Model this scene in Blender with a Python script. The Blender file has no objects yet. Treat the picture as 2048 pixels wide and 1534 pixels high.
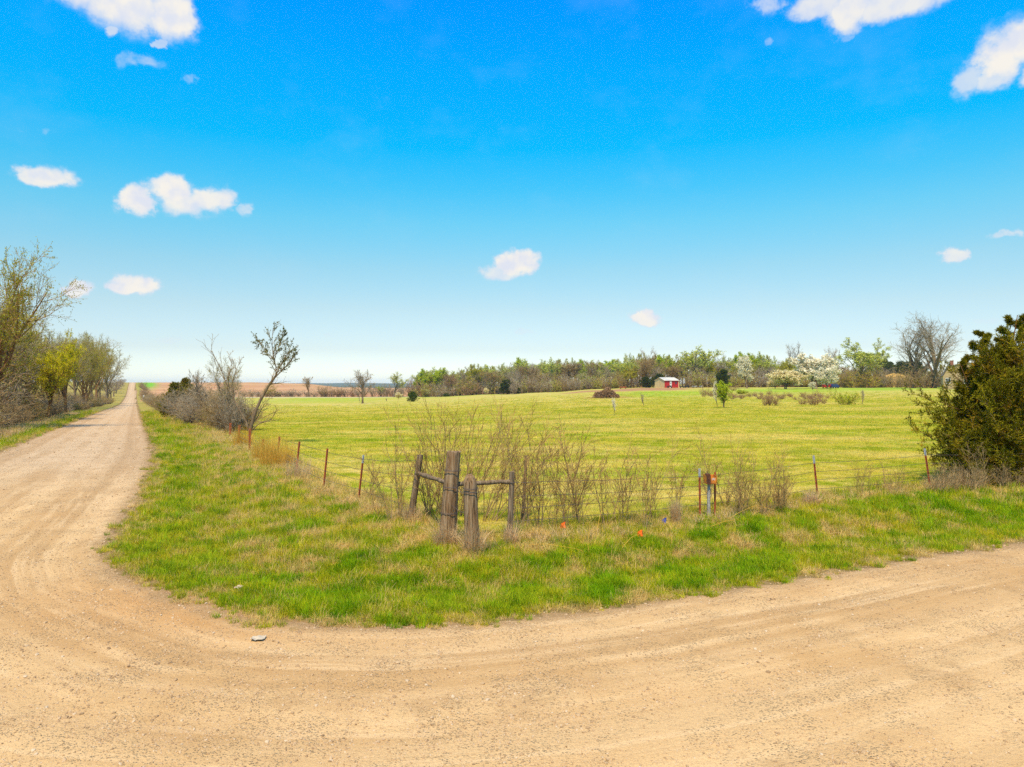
import bpy, math, random
import numpy as np
from mathutils import Vector, Matrix
sc = bpy.context.scene
COL = sc.collection
# ------------------------------------------------------------------ camera
F, CX, CY, HC = 1400.0, 1024.0, 767.0, 3.7          # focal length in photo pixels, principal point, camera height
cam_d = bpy.data.cameras.new('camera'); cam = bpy.data.objects.new('camera', cam_d); COL.objects.link(cam)
cam.location = (0, 0, HC); cam.rotation_euler = (math.radians(90), 0, 0)
cam_d.sensor_width = 36; cam_d.lens = 36*F/2048; cam_d.clip_end = 30000; cam_d.clip_start = .05
sc.camera = cam
sc.view_settings.view_transform = 'Standard'; sc.view_settings.look = 'None'
sc.view_settings.exposure = 0.35; sc.view_settings.gamma = 1; sc.view_settings.use_curve_mapping = False
try:
    sc.cycles.use_denoising = False; sc.cycles.max_bounces = 6; sc.cycles.diffuse_bounces = 3
    sc.cycles.transparent_max_bounces = 8; sc.cycles.transmission_bounces = 3; sc.cycles.volume_bounces = 1
    sc.cycles.use_adaptive_sampling = True; sc.cycles.adaptive_threshold = .015
except Exception: pass
SUN = Vector((-.13, -.68, 1.25)).normalized()         # towards the sun
SUN_STRENGTH = 5.0
sun_d = bpy.data.lights.new('sun', 'SUN'); sun_d.energy = SUN_STRENGTH; sun_d.angle = math.radians(2.0); sun_d.color = (1, .84, .56)
sun = bpy.data.objects.new('sun', sun_d); COL.objects.link(sun)
sun.rotation_euler = SUN.to_track_quat('Z', 'Y').to_euler(); sun.location = (20, -20, 40)

def lin(r, g, b, k=1.0):
    f = lambda c: (c/255/12.92 if c <= 10 else ((c/255+.055)/1.055)**2.4)*k
    return (f(r), f(g), f(b), 1)

class NT:
    """small helper round a node tree"""
    def __init__(s, tree): s.t = tree; s.n = tree.nodes; s.l = tree.links
    def new(s, kind, ins=None, **props):
        n = s.n.new(kind)
        for k, v in props.items(): setattr(n, k, v)
        for k, v in (ins or {}).items(): s.put(n.inputs[k], v)
        return n
    def put(s, sock, v):
        if isinstance(v, bpy.types.NodeSocket): s.l.new(v, sock)
        elif isinstance(v, bpy.types.Node): s.l.new(v.outputs[0], sock)
        else: sock.default_value = v
    def math(s, op, a, b=0.0, c=0.0, clamp=False):
        n = s.new('ShaderNodeMath', {0: a, 1: b, 2: c}, operation=op, use_clamp=clamp); return n.outputs[0]
    def vmath(s, op, a, b=(0, 0, 0), out=0):
        n = s.new('ShaderNodeVectorMath', {0: a, 1: b}, operation=op); return n.outputs[out]
    def mix(s, f, a, b, mode='MIX'):
        n = s.new('ShaderNodeMix', data_type='RGBA', blend_type=mode); s.put(n.inputs[0], f); s.put(n.inputs[6], a); s.put(n.inputs[7], b); return n.outputs[2]
    def noise(s, vec, scale, detail=4, rough=.55, dist=0.0):
        n = s.new('ShaderNodeTexNoise', {'Vector': vec, 'Scale': scale, 'Detail': detail, 'Roughness': rough, 'Distortion': dist}); return n.outputs[0]
    def ss(s, x, lo, hi):
        n = s.new('ShaderNodeMapRange', {0: x, 1: lo, 2: hi, 3: 0.0, 4: 1.0}, interpolation_type='SMOOTHSTEP'); return n.outputs[0]
    def scale(s, vec, v): return s.vmath('MULTIPLY', vec, v)
    def ramp(s, f, stops, interp='LINEAR'):
        n = s.new('ShaderNodeValToRGB', {0: f}); e = n.color_ramp.elements; n.color_ramp.interpolation = interp
        while len(e) < len(stops): e.new(.5)
        for el, (p, c) in zip(e, stops): el.position = p; el.color = c
        return n.outputs[0]

# ------------------------------------------------------------------ sky and clouds (one world, the same for every ray)
world = bpy.data.worlds.new('World'); sc.world = world; world.use_nodes = True
w = NT(world.node_tree); w.n.clear()
sky = w.new('ShaderNodeTexSky', sky_type='NISHITA', sun_disc=False, sun_elevation=math.asin(SUN.z),
            sun_rotation=math.atan2(SUN.x, SUN.y), altitude=300, air_density=1.0, dust_density=.6, ozone_density=2.0)
tc = w.new('ShaderNodeTexCoord'); D = w.vmath('NORMALIZE', tc.outputs['Generated'])
sep = w.new('ShaderNodeSeparateXYZ', {0: D})
el = w.math('MAXIMUM', sep.outputs[2], 0.0)
# the air's own colour by elevation: deep azure high up, milky at the horizon
SKY_TINT = [(0.0050, (1.75, 1.86, 2.1, 1)), (0.0478, (1.36, 1.38, 1.48, 1)), (0.1044, (1.40, 1.46, 1.36, 1)), (0.1601, (1.201, 1.626, 1.474, 1)),
    (0.2208, (0.751, 1.856, 1.758, 1)), (0.2664, (0.336, 1.929, 2.021, 1)), (0.3164, (0.020, 1.989, 2.338, 1)), (0.4033, (0.005, 2.026, 2.799, 1)),
    (0.4805, (0.000, 1.859, 3.180, 1)), (1.0, (0.0, 1.5, 2.9, 1))]
tint = w.ramp(el, SKY_TINT)
col = w.mix(1.0, sky.outputs[0], tint, 'MULTIPLY')
col = w.vmath('SCALE', col); w.n[-1].inputs['Scale'].default_value = .785
az = w.math('ARCTAN2', sep.outputs[0], sep.outputs[1]); elv = w.math('ARCSINE', sep.outputs[2])
azel = w.new('ShaderNodeCombineXYZ', {0: az, 1: elv, 2: 0.0}).outputs[0]
wob = w.vmath('SUBTRACT', w.new('ShaderNodeTexNoise', {'Vector': azel, 'Scale': 20.0, 'Detail': 6.0, 'Roughness': .62}).outputs[1], (.5, .5, .5))
wob = w.vmath('MULTIPLY', wob, (.075, .034, 0)); azw = w.vmath('ADD', azel, wob)
def pxdir(px, py):
    x, z = (px-CX)/F, (CY-py)/F; r = math.sqrt(1+x*x)
    return math.atan2(x, 1), math.atan2(z, r)
CLOUDS = [ # photo x, y, half width, half height, softness, density
 (150,-25,90,42,.9,1),(250,12,110,55,.9,1),(345,35,65,48,.8,1),(205,58,20,13,.8,.7),(322,84,14,10,.6,.6),
 (290,122,62,16,.9,.50),(248,118,24,15,.7,.35),(380,155,15,11,.8,.40),(85,260,13,10,.8,.35),(52,266,18,6,.8,.30),
 (92,352,68,24,.8,.95),(75,358,40,20,.7,.9),(265,398,42,36,.7,1),(345,378,62,36,.7,1),(370,404,85,34,.9,.95),(425,396,48,28,.8,.95),(484,418,24,18,.9,.6),
 (267,567,64,24,.7,1),(250,572,45,18,.6,1),(145,577,36,18,.7,.95),(135,572,20,15,.7,.9),
 (1030,528,52,24,.7,1),(1000,540,50,17,.8,.8),(1045,520,32,18,.7,1),
 (1295,640,40,17,.7,.95),(1294,632,20,14,.7,1),(1050,661,22,7,.9,.4),(340,683,40,11,.9,.35),(648,668,18,7,.9,.35),
 (1545,5,36,22,.8,.6),(1640,8,75,26,.8,.85),(1700,22,60,40,.8,.95),(1790,5,125,30,.8,.9),(1685,68,24,10,.8,.4),(1528,82,14,9,.8,.40),
 (2000,110,70,55,.9,1),(2045,75,70,48,.8,1),(1945,160,50,40,.9,.7),(1990,150,50,32,.9,.8),(2110,130,80,40,.9,1),
 (1909,506,32,15,.8,.85),(2015,470,32,10,.9,.6),(1975,640,40,10,.9,.3),(757,195,24,34,1.3,.13),
 (-160,300,120,40,.8,.9),(2500,350,150,45,.8,.9),(-500,560,140,34,.8,.9),(2900,560,160,34,.8,.9)]
rnd = random.Random(5)
for k in range(26):   # the same sort of small fair-weather clouds all the way round
    a = rnd.uniform(1.25, 5.03); e_ = rnd.uniform(.05, .75)
    CLOUDS.append(('a', a if a < math.pi else a-2*math.pi, e_, rnd.uniform(.03, .09), rnd.uniform(.012, .03)))
total = None; hi = None
for c in CLOUDS:
    if c[0] == 'a':
        _, a, e_, rx, ry = c; so, de = .8, .9
    else:
        px, py, rw, rh, so, de = c; a, e_ = pxdir(px, py)
        rx = rw/F/(1+((px-CX)/F)**2); ry = rh/F/math.sqrt(1+((px-CX)/F)**2)
    v = w.vmath('MULTIPLY', w.vmath('SUBTRACT', azw, (a, e_, 0)), (1/rx, 1/ry, 0))
    d = w.math('SUBTRACT', 1.22, w.vmath('LENGTH', v, out=1))
    m = w.new('ShaderNodeMapRange', {0: d, 1: 0.0, 2: .95*so, 3: 0.0, 4: de}, interpolation_type='SMOOTHSTEP').outputs[0]
    total = m if total is None else w.math('MAXIMUM', total, m)
fray = w.noise(w.scale(azel, (1, 1.5, 1)), 42.0, 6, .68)
alpha = w.math('MULTIPLY', total, w.ss(w.math('ADD', w.math('MULTIPLY', fray, 1.3), w.math('MULTIPLY', total, .85)), .62, 1.25), clamp=True)
wisp = w.math('MULTIPLY', w.ss(w.noise(w.scale(azel, (1, 1.6, 1)), 7.0, 4, .6), .5, .8), w.math('MULTIPLY', w.ss(el, 0.0, .12), .06))
alpha = w.math('MAXIMUM', alpha, wisp)
inner = w.noise(w.vmath('ADD', azel, (3, 3, 0)), 38.0, 3, .5)
ccol = w.mix(w.math('MULTIPLY', w.ss(inner, .30, .62), w.ss(alpha, .35, .95)), (.80, .84, .95, 1), (1.0, .96, .89, 1))
SKY_STRENGTH = .10
cl = w.vmath('SCALE', ccol); w.n[-1].inputs['Scale'].default_value = .735/SKY_STRENGTH
final = w.mix(alpha, col, cl)
bg = w.new('ShaderNodeBackground', {0: final, 1: SKY_STRENGTH}); out = w.new('ShaderNodeOutputWorld', {0: bg.outputs[0]})

# ------------------------------------------------------------------ tagging and linking
def tag(o, label=None, cat=None, group=None, kind=None):
    if label: o['label'] = label
    if cat: o['category'] = cat
    if group: o['group'] = group
    if kind: o['kind'] = kind
    return o
def obj(name, me, parent=None, loc=None):
    o = bpy.data.objects.new(name, me); COL.objects.link(o)
    if parent is not None: o.parent = parent
    if loc is not None: o.location = loc
    return o
def empty(name, loc, rz=0.0):
    o = bpy.data.objects.new(name, None); COL.objects.link(o); o.location = loc; o.rotation_euler = (0, 0, rz); o.empty_display_size = .2
    return o

class MB:
    """collects vertices, quads and triangles with a material index and a random tint, makes ONE mesh"""
    def __init__(s): s.V = []; s.Q = []; s.T = []; s.qm = []; s.tm = []; s.tint = []; s.nv = 0
    def add(s, V, Q=None, T=None, m=0, tint=None):
        V = np.asarray(V, float).reshape(-1, 3)
        if Q is not None and len(Q): Q = np.asarray(Q, int).reshape(-1, 4); s.Q.append(Q+s.nv); s.qm.append(np.full(len(Q), m))
        if T is not None and len(T): T = np.asarray(T, int).reshape(-1, 3); s.T.append(T+s.nv); s.tm.append(np.full(len(T), m))
        s.V.append(V); s.tint.append(np.full(len(V), .5) if tint is None else np.broadcast_to(tint, (len(V),))); s.nv += len(V)
    def mesh(s, name, mats, smooth=False):
        me = bpy.data.meshes.new(name)
        V = np.concatenate(s.V) if s.V else np.zeros((0, 3)); Q = np.concatenate(s.Q) if s.Q else np.zeros((0, 4), int); T = np.concatenate(s.T) if s.T else np.zeros((0, 3), int)
        me.vertices.add(len(V)); me.vertices.foreach_set('co', V.astype(np.float32).ravel())
        nl = Q.size+T.size; me.loops.add(nl); me.loops.foreach_set('vertex_index', np.concatenate([Q.ravel(), T.ravel()]).astype(np.int32))
        np_ = len(Q)+len(T); me.polygons.add(np_)
        st = np.concatenate([np.arange(len(Q))*4, Q.size+np.arange(len(T))*3]).astype(np.int32)
        me.polygons.foreach_set('loop_start', st)
        mi = np.concatenate(([np.concatenate(s.qm)] if s.qm else [])+([np.concatenate(s.tm)] if s.tm else [])).astype(np.int32) if np_ else np.zeros(0, np.int32)
        me.polygons.foreach_set('material_index', mi)
        me.polygons.foreach_set('use_smooth', np.full(np_, smooth, bool))
        a = me.attributes.new('tint', 'FLOAT', 'POINT'); a.data.foreach_set('value', np.concatenate(s.tint).astype(np.float32))
        me.update(calc_edges=True)
        for m in (mats if isinstance(mats, (list, tuple)) else [mats]): me.materials.append(m)
        return me
    # ---- shapes
    def box(s, c, d, m=0, rz=0.0, rot=None):
        c = np.array(c, float); h = np.array(d, float)/2
        v = np.array([[x, y, z] for z in (-1, 1) for y in (-1, 1) for x in (-1, 1)])*h
        if rot is not None: v = v @ np.array(rot).T
        elif rz: ca, sa = math.cos(rz), math.sin(rz); v = v @ np.array([[ca, sa, 0], [-sa, ca, 0], [0, 0, 1]])
        s.add(v+c, [[0, 2, 3, 1], [4, 5, 7, 6], [0, 1, 5, 4], [2, 6, 7, 3], [0, 4, 6, 2], [1, 3, 7, 5]], m=m)
    def tubes(s, P, R, sides, m=0, cap=False, tint=None):
        P = np.asarray(P, float); R = np.asarray(R, float)
        if P.ndim == 2: P = P[None]; R = R[None]
        M, K, _ = P.shape
        T = np.gradient(P, axis=1); T /= np.linalg.norm(T, axis=2, keepdims=True)+1e-9
        ref = np.where(np.abs(T[:, :1, 2:3]) > .9, np.array([1., 0, 0]), np.array([0, 0, 1.]))
        U = np.cross(T, ref); U /= np.linalg.norm(U, axis=2, keepdims=True)+1e-9; W = np.cross(T, U)
        a = np.arange(sides)*2*math.pi/sides
        V = P[:, :, None]+R[:, :, None, None]*(np.cos(a)[None, None, :, None]*U[:, :, None]+np.sin(a)[None, None, :, None]*W[:, :, None])
        i = np.arange(M)[:, None, None]*K*sides; k = np.arange(K-1)[None, :, None]*sides; j = np.arange(sides)[None, None]; jn = (j+1) % sides
        Q = np.stack([i+k+j, i+k+jn, i+k+sides+jn, i+k+sides+j], -1).reshape(-1, 4)
        tt = None if tint is None else np.repeat(tint, K*sides)
        s.add(V.reshape(-1, 3), Q, m=m, tint=tt)
        if cap:
            for mm in range(M):
                c = len(V.reshape(-1, 3))
                top = V[mm, -1]; s.add(np.vstack([top, P[mm, -1:]]), None, [[q, (q+1) % sides, sides] for q in range(sides)], m=m)
    def leaves(s, rng, C, size, m=0, aspect=.6, droop=None, flat=0.0):
        n = len(C)
        a = rng.normal(size=(n, 3)); a[:, 2] *= (1-flat)
        if droop is not None: a += droop
        a /= np.linalg.norm(a, axis=1, keepdims=True)
        b = np.cross(a, rng.normal(size=(n, 3))); b /= np.linalg.norm(b, axis=1, keepdims=True)+1e-9
        sz = (size*rng.uniform(.6, 1.35, n))[:, None]
        V = np.stack([C-a*sz*.5, C+b*sz*aspect*.5, C+a*sz*.5, C-b*sz*aspect*.5], 1)
        s.add(V.reshape(-1, 3), np.arange(n*4).reshape(-1, 4), m=m, tint=np.repeat(rng.random(n), 4))

# ------------------------------------------------------------------ the lie of the land
def zpy(py, Y): return HC-(py-CY)*Y/F
COLS = [  # photo column, then (distance, height) along it
 (-2500, [(40,0),(300,-2),(900,0),(6000,0)]),
 (-400, [(60,0),(100,-1),(350,-4),(560,-4),(930,3),(1500,-3),(6000,-6)]),
 (0,   [(40,0),(90,-.9),(350,-6),(560,-6),(930,8.0),(1400,0),(6000,-6)]),
 (270, [(40,0),(90,-1),(200,-3.5),(350,-6.5),(560,-6.4),(930,6.4),(1400,-2),(3500,-10),(6000,-4)]),
 (500, [(35,0),(90,-.8),(160,-2),(250,-3.8),(400,-4.5),(440,-4.7),(560,-2.6),(930,6.6),(1400,-6),(3500,-10),(6000,2)]),
 (600, [(35,0),(90,-.8),(160,-2),(250,-3.7),(400,-4.4),(440,-4.7),(930,4.8),(1400,-6),(3500,-10),(6000,5.5)]),
 (690, [(35,0),(90,-.7),(160,-1.9),(250,-3.6),(400,-4.4),(440,-4.7),(930,-.8),(1400,-8),(3500,-10),(6000,4.5)]),
 (850, [(35,0),(90,-.5),(160,-1.5),(250,-2.9),(400,-4.2),(440,-4.3),(930,-4),(1400,-8),(3500,-10),(6000,4.5)]),
 (1000,[(35,0),(90,-.2),(200,-1.0),(380,-2.5),(450,-2.6),(930,-4),(3500,-10),(6000,3)]),
 (1100,[(35,0),(90,0),(200,-.4),(380,-1.2),(450,-1.2),(930,-3),(3500,-10),(6000,2)]),
 (1200,[(40,0),(90,.1),(200,.5),(370,.6),(450,.7),(930,-1),(6000,2)]),
 (1300,[(50,0),(120,.2),(220,.9),(340,1.5),(450,1.8),(930,1),(6000,2)]),
 (1700,[(50,0),(120,.2),(220,.9),(330,1.6),(450,2.2),(930,1),(6000,2)]),
 (1900,[(40,0),(120,.3),(220,1.2),(300,1.8),(450,2.4),(930,1),(6000,2)]),
 (3400,[(40,0),(120,.3),(300,1.0),(930,1),(6000,2)])]
YG = np.concatenate([[0], np.geomspace(10, 7000, 260)])
from numpy import interp
ZC = np.array([interp(YG, [0]+[a for a, b in c[1]], [0]+[b for a, b in c[1]]) for c in COLS])
ker = np.exp(-np.linspace(-2, 2, 17)**2); ker /= ker.sum()     # round off the breaks of slope
ZC = np.array([np.convolve(np.pad(z, 8, 'edge'), ker, 'valid') for z in ZC])
TC = np.array([(c[0]-CX)/F for c in COLS])
def wav(x, y, s, seed):
    r = np.random.default_rng(seed); v = 0
    for k in range(6):
        a = r.uniform(0, 6.28); f = r.uniform(.5, 1.6)/s; v = v+np.sin((x*math.cos(a)+y*math.sin(a))*f*6.28+r.uniform(0, 6.28))
    return v/6
# edges of the two gravel roads as polygons of the grass quarters between them
def flat(px, py): Y = F*HC/(py-CY); return ((px-CX)*Y/F, Y)
TR = -.5386
def rl(Y, off): return (TR*Y+off, Y)
NE = [rl(1400,.8), rl(600,.8), rl(200,.8), rl(100,.8), rl(60,.9), flat(303,898), flat(298,925), flat(286,965), flat(262,1005), flat(236,1050), flat(208,1095), flat(212,1120), flat(240,1155),
      flat(330,1188), flat(420,1218), flat(520,1246), flat(660,1254), flat(820,1256), flat(1000,1243), flat(1200,1222), flat(1380,1192), flat(1560,1165), flat(1700,1138), flat(1860,1112), flat(2048,1088),
      (18,19.0), (40,28.6), (400,185), (2500, 1100), (2500, 4000), (-600,4000)]
NW = [rl(1400,-7.2), rl(600,-7.2), rl(200,-7.2), rl(100,-7.2), rl(60,-7.2), flat(0,906), flat(-200,975), (-21.5,20), (-23,16), (-27,12), (-34,8), (-60,-4), (-400,-155), (-3500,-1200), (-3500,2500)]
SO = [(-400,-168), (-60,-17), (-20,-2.2), (-9,1.0), (-2,-.5), (3,1.0), (8,4.0), (20,9.5), (60,27), (400,172), (2500,800), (2500,-3000), (-3500,-3000)]
# fence lines: the field starts behind them
FENCE_L = [rl(420,6.0), flat(461,874), flat(478,889), flat(500,901), flat(526,914), flat(558,919), flat(597,950), flat(648,978), flat(717,1000), flat(822,1042), flat(892,1085)]
FENCE_R = [flat(892,1085), flat(1020,1083), flat(1400,1032), flat(1636,1000), flat(1861,977), (35.5,36.5), (400,215)]
HAY = FENCE_L[:-1]+FENCE_R+[(900,420), (330,400), (20,408), (-85,412)]
def inside(P, X, Y):
    r = np.zeros(X.shape, bool); n = len(P)
    for i in range(n):
        x1, y1 = P[i]; x2, y2 = P[(i+1) % n]
        if y1 == y2: continue
        c = ((y1 > Y) != (y2 > Y)) & (X < (x2-x1)*(Y-y1)/(y2-y1)+x1); r ^= c
    return r
def dist(P, X, Y, closed=True):
    d = np.full(X.shape, 1e9); n = len(P)
    for i in range(n if closed else n-1):
        x1, y1 = P[i]; x2, y2 = P[(i+1) % n]; dx, dy = x2-x1, y2-y1
        t = np.clip(((X-x1)*dx+(Y-y1)*dy)/(dx*dx+dy*dy), 0, 1)
        d = np.minimum(d, (X-x1-t*dx)**2+(Y-y1-t*dy)**2)
    return np.sqrt(d)
def road_sd(X, Y):
    """>0 on the road (metres from its edge), <0 on grass"""
    g = inside(NE, X, Y) | inside(NW, X, Y) | inside(SO, X, Y)
    d = np.minimum(np.minimum(dist(NE, X, Y), dist(NW, X, Y)), dist(SO, X, Y))
    far = Y > 1390
    return np.where(far, -50, np.where(g, -d, d))
def edge_wobble(X, Y): return .24*wav(X, Y, .55, 11)+.34*wav(X, Y, 1.9, 12)+.10*wav(X, Y, .2, 13)
def height(X, Y, sd=None):
    X = np.asarray(X, float); Y = np.asarray(Y, float); shp = X.shape; X = X.ravel(); Y = Y.ravel()
    Yc = np.maximum(Y, 1.0); t = np.clip(X/np.maximum(Yc, 25), TC[0], TC[-1])
    yi = np.interp(Yc, YG, np.arange(len(YG))); y0 = np.minimum(yi.astype(int), len(YG)-2); fy = yi-y0
    ti = np.interp(t, TC, np.arange(len(TC))); t0 = np.minimum(ti.astype(int), len(TC)-2); ft = ti-t0; ft = ft*ft*(3-2*ft)
    z = (ZC[t0, y0]*(1-fy)+ZC[t0, y0+1]*fy)*(1-ft)+(ZC[t0+1, y0]*(1-fy)+ZC[t0+1, y0+1]*fy)*ft
    z += np.where(Y > 2500, np.clip((Y-2500)/2500, 0, 1)*wav(X, Y, 900, 3)*7, 0)
    s = road_sd(X, Y) if sd is None else sd.ravel()
    g = np.clip(-s/1.2, 0, 1); near = np.clip(1-(Y-60)/80, 0, 1)
    z += near*g*(wav(X, Y, 2.3, 1)*.035+wav(X, Y, .9, 2)*.018)
    z += near*np.where(s < 0, -.20*np.exp(-((-s-2.1)/1.1)**2), 0)            # shallow ditch
    z += near*np.where(s > 0, .012*np.sin(s*5.2+wav(X, Y, 9, 4)*2)+.012*wav(X, Y, 1.7, 5)+.02*np.exp(-((s-1.9)/.35)**2), 0)   # wheel ruts
    return z.reshape(shp)
def h1(x, y): return float(height(np.array([x]), np.array([y]))[0])
def gp(px, py):
    """the point of the ground seen at a photo pixel"""
    Y = F*HC/max(py-CY, 3)
    for _ in range(40):
        z = h1((px-CX)*Y/F, Y); Yn = F*(HC-z)/max(py-CY, 3); Y += .5*(Yn-Y)
    X = (px-CX)*Y/F; return Vector((X, Y, h1(X, Y)))
def at(px, Y): X = (px-CX)*Y/F; return Vector((X, Y, h1(X, Y)))
def up_to(p, py): return HC-(py-CY)*p.y/F-p.z      # height of something standing at p whose top shows at py

# ------------------------------------------------------------------ materials
MATS = {}
def mat(name):
    m = bpy.data.materials.new(name); m.use_nodes = True; t = NT(m.node_tree); t.n.clear(); MATS[name] = m
    return m, t
def finish(t, col, rough=.9, bump=None, bstr=.3, bdist=.02, metal=0.0, spec=.3):
    b = t.new('ShaderNodeBsdfPrincipled', {'Base Color': col, 'Roughness': rough, 'Metallic': metal, 'Specular IOR Level': spec})
    if bump is not None:
        n = t.new('ShaderNodeBump', {'Height': bump, 'Strength': bstr, 'Distance': bdist}); t.l.new(n.outputs[0], b.inputs['Normal'])
    t.new('ShaderNodeOutputMaterial', {0: b.outputs[0]})
def pos(t): return t.new('ShaderNodeNewGeometry').outputs['Position']
def ocoord(t): return t.new('ShaderNodeTexCoord').outputs['Object']
def attr(t, n, o='Fac'): return t.new('ShaderNodeAttribute', attribute_name=n).outputs[o]

def leafmat(name, c1, c2, trans=.35, c3=None):
    m, t = mat(name); tn = attr(t, 'tint'); r = t.new('ShaderNodeObjectInfo').outputs['Random']
    c = t.mix(tn, c1, c2)
    if c3: c = t.mix(t.math('MULTIPLY', t.ss(t.noise(ocoord(t), 1.3, 3), .50, .66), t.ss(tn, .1, .7)), c, c3)
    c = t.mix(t.math('MULTIPLY', r, .35), c, t.mix(1.0, c, (.7, .75, .6, 1), 'MULTIPLY'))
    a = t.new('ShaderNodeBsdfDiffuse', {0: c}); b = t.new('ShaderNodeBsdfTranslucent', {0: c})
    x = t.new('ShaderNodeMixShader', {0: trans, 1: a.outputs[0], 2: b.outputs[0]}); t.new('ShaderNodeOutputMaterial', {0: x.outputs[0]})
    return m
def barkmat(name, c1, c2, sc_=6.0):
    m, t = mat(name); v = t.scale(ocoord(t), (1, 1, .25)); n = t.noise(v, sc_, 4)
    c = t.mix(t.ss(n, .3, .7), c1, c2); r = t.new('ShaderNodeObjectInfo').outputs['Random']
    c = t.mix(t.math('MULTIPLY', r, .4), c, t.mix(1.0, c, (.72, .70, .72, 1), 'MULTIPLY'))
    a = t.new('ShaderNodeBsdfDiffuse', {0: c}); t.new('ShaderNodeOutputMaterial', {0: a.outputs[0]}); return m
barkmat('bark_grey', (.13, .085, .05, 1), (.26, .185, .11, 1)); barkmat('bark_brown', (0.16, 0.08, 0.03, 1), (0.27, 0.144, 0.061, 1))
barkmat('twig_grey', (.26, .20, .125, 1), (.40, .32, .22, 1)); barkmat('twig_brown', (.25, .165, .07, 1), (.37, .26, .125, 1))
barkmat('twig_red', (.26, .145, .075, 1), (.37, .23, .13, 1)); barkmat('twig_tan', (0.284, 0.168, 0.058, 1), (0.441, 0.277, 0.098, 1))
leafmat('leaf_bright', (.36, .44, .015, 1), (.58, .63, .03, 1)); leafmat('leaf_pale', (.42, .48, .06, 1), (.66, .64, .12, 1))
leafmat('leaf_olive', (.34, .32, .02, 1), (.54, .48, .03, 1)); leafmat('leaf_yellow', (.60, .53, .01, 1), (.78, .68, .02, 1))
leafmat('leaf_dark', (.10, .11, .03, 1), (.22, .22, .05, 1)); leafmat('leaf_rusty', (.26, .15, .05, 1), (.36, .24, .08, 1))
leafmat('blossom_white', (.74, .66, .44, 1), (.92, .84, .62, 1), .3); leafmat('blossom_cream', (.76, .60, .26, 1), (.90, .78, .46, 1), .3)
leafmat('cedar_green', (.075, .078, .005, 1), (.31, .26, .014, 1), .2, (.34, .19, .016, 1)); leafmat('cedar_dark', (.04, .06, .012, 1), (.10, .12, .016, 1), .12)
leafmat('cedar_small', (.06, .10, .012, 1), (.14, .18, .02, 1), .15)

# ground cover colours: one shared recipe so that blades and soil agree
def cover_group():
    g = bpy.data.node_groups.new('cover', 'ShaderNodeTree')
    g.interface.new_socket('Position', in_out='INPUT', socket_type='NodeSocketVector')
    for nme in ('Dry', 'Field'): g.interface.new_socket(nme, in_out='INPUT', socket_type='NodeSocketFloat')
    g.interface.new_socket('Color', in_out='OUTPUT', socket_type='NodeSocketColor')
    t = NT(g); i = t.new('NodeGroupInput'); p = i.outputs[0]
    big = t.noise(p, .16, 3); mid = t.noise(t.vmath('ADD', p, (40, 0, 0)), .9, 4, .6); fine = t.noise(p, 5.0, 3, .6)
    grn = t.mix(t.ss(mid, .36, .64), (.16, .27, .006, 1), (.34, .36, .012, 1))
    grn = t.mix(t.math('MULTIPLY', t.ss(big, .4, .65), .5), grn, (.46, .40, .03, 1))
    dry = t.mix(fine, (.46, .29, .09, 1), (.66, .47, .18, 1))
    verge = t.mix(i.outputs['Dry'], grn, dry)
    # hay field: yellow-green with straw streaks running with the mowing
    ps = t.vmath('MULTIPLY', t.vmath('ADD', p, (0, 0, 0)), (.18, .50, 1)); streak = t.noise(ps, 1.0, 5, .6, .4)
    ps2 = t.vmath('MULTIPLY', p, (.045, .12, 1)); s2 = t.noise(ps2, 1.0, 4, .6, .3)
    fa = t.mix(t.ss(streak, .38, .60), (.23, .27, .010, 1), (.43, .37, .06, 1))
    fa = t.mix(t.math('MULTIPLY', t.ss(s2, .47, .60), .65), fa, (.56, .43, .18, 1))
    fa = t.mix(t.math('MULTIPLY', t.ss(t.noise(ps2, 2.3, 3), .54, .68), .7), fa, (.20, .30, .008, 1))
    fa = t.mix(t.math('MULTIPLY', i.outputs['Dry'], .6), fa, (.56, .41, .10, 1))
    fa = t.mix(t.math('MULTIPLY', t.ss(t.noise(t.vmath('ADD', p, (5, 0, 0)), .55, 5, .75), .48, .62), .45), fa, (.56, .41, .16, 1))
    c = t.mix(i.outputs['Field'], verge, fa)
    o = t.new('NodeGroupOutput'); t.put(o.inputs[0], c); return g
COVER = cover_group()
def cover(t, dry, field):
    n = t.new('ShaderNodeGroup'); n.node_tree = COVER; t.put(n.inputs[0], pos(t)); t.put(n.inputs[1], dry); t.put(n.inputs[2], field); return n.outputs[0]

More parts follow.
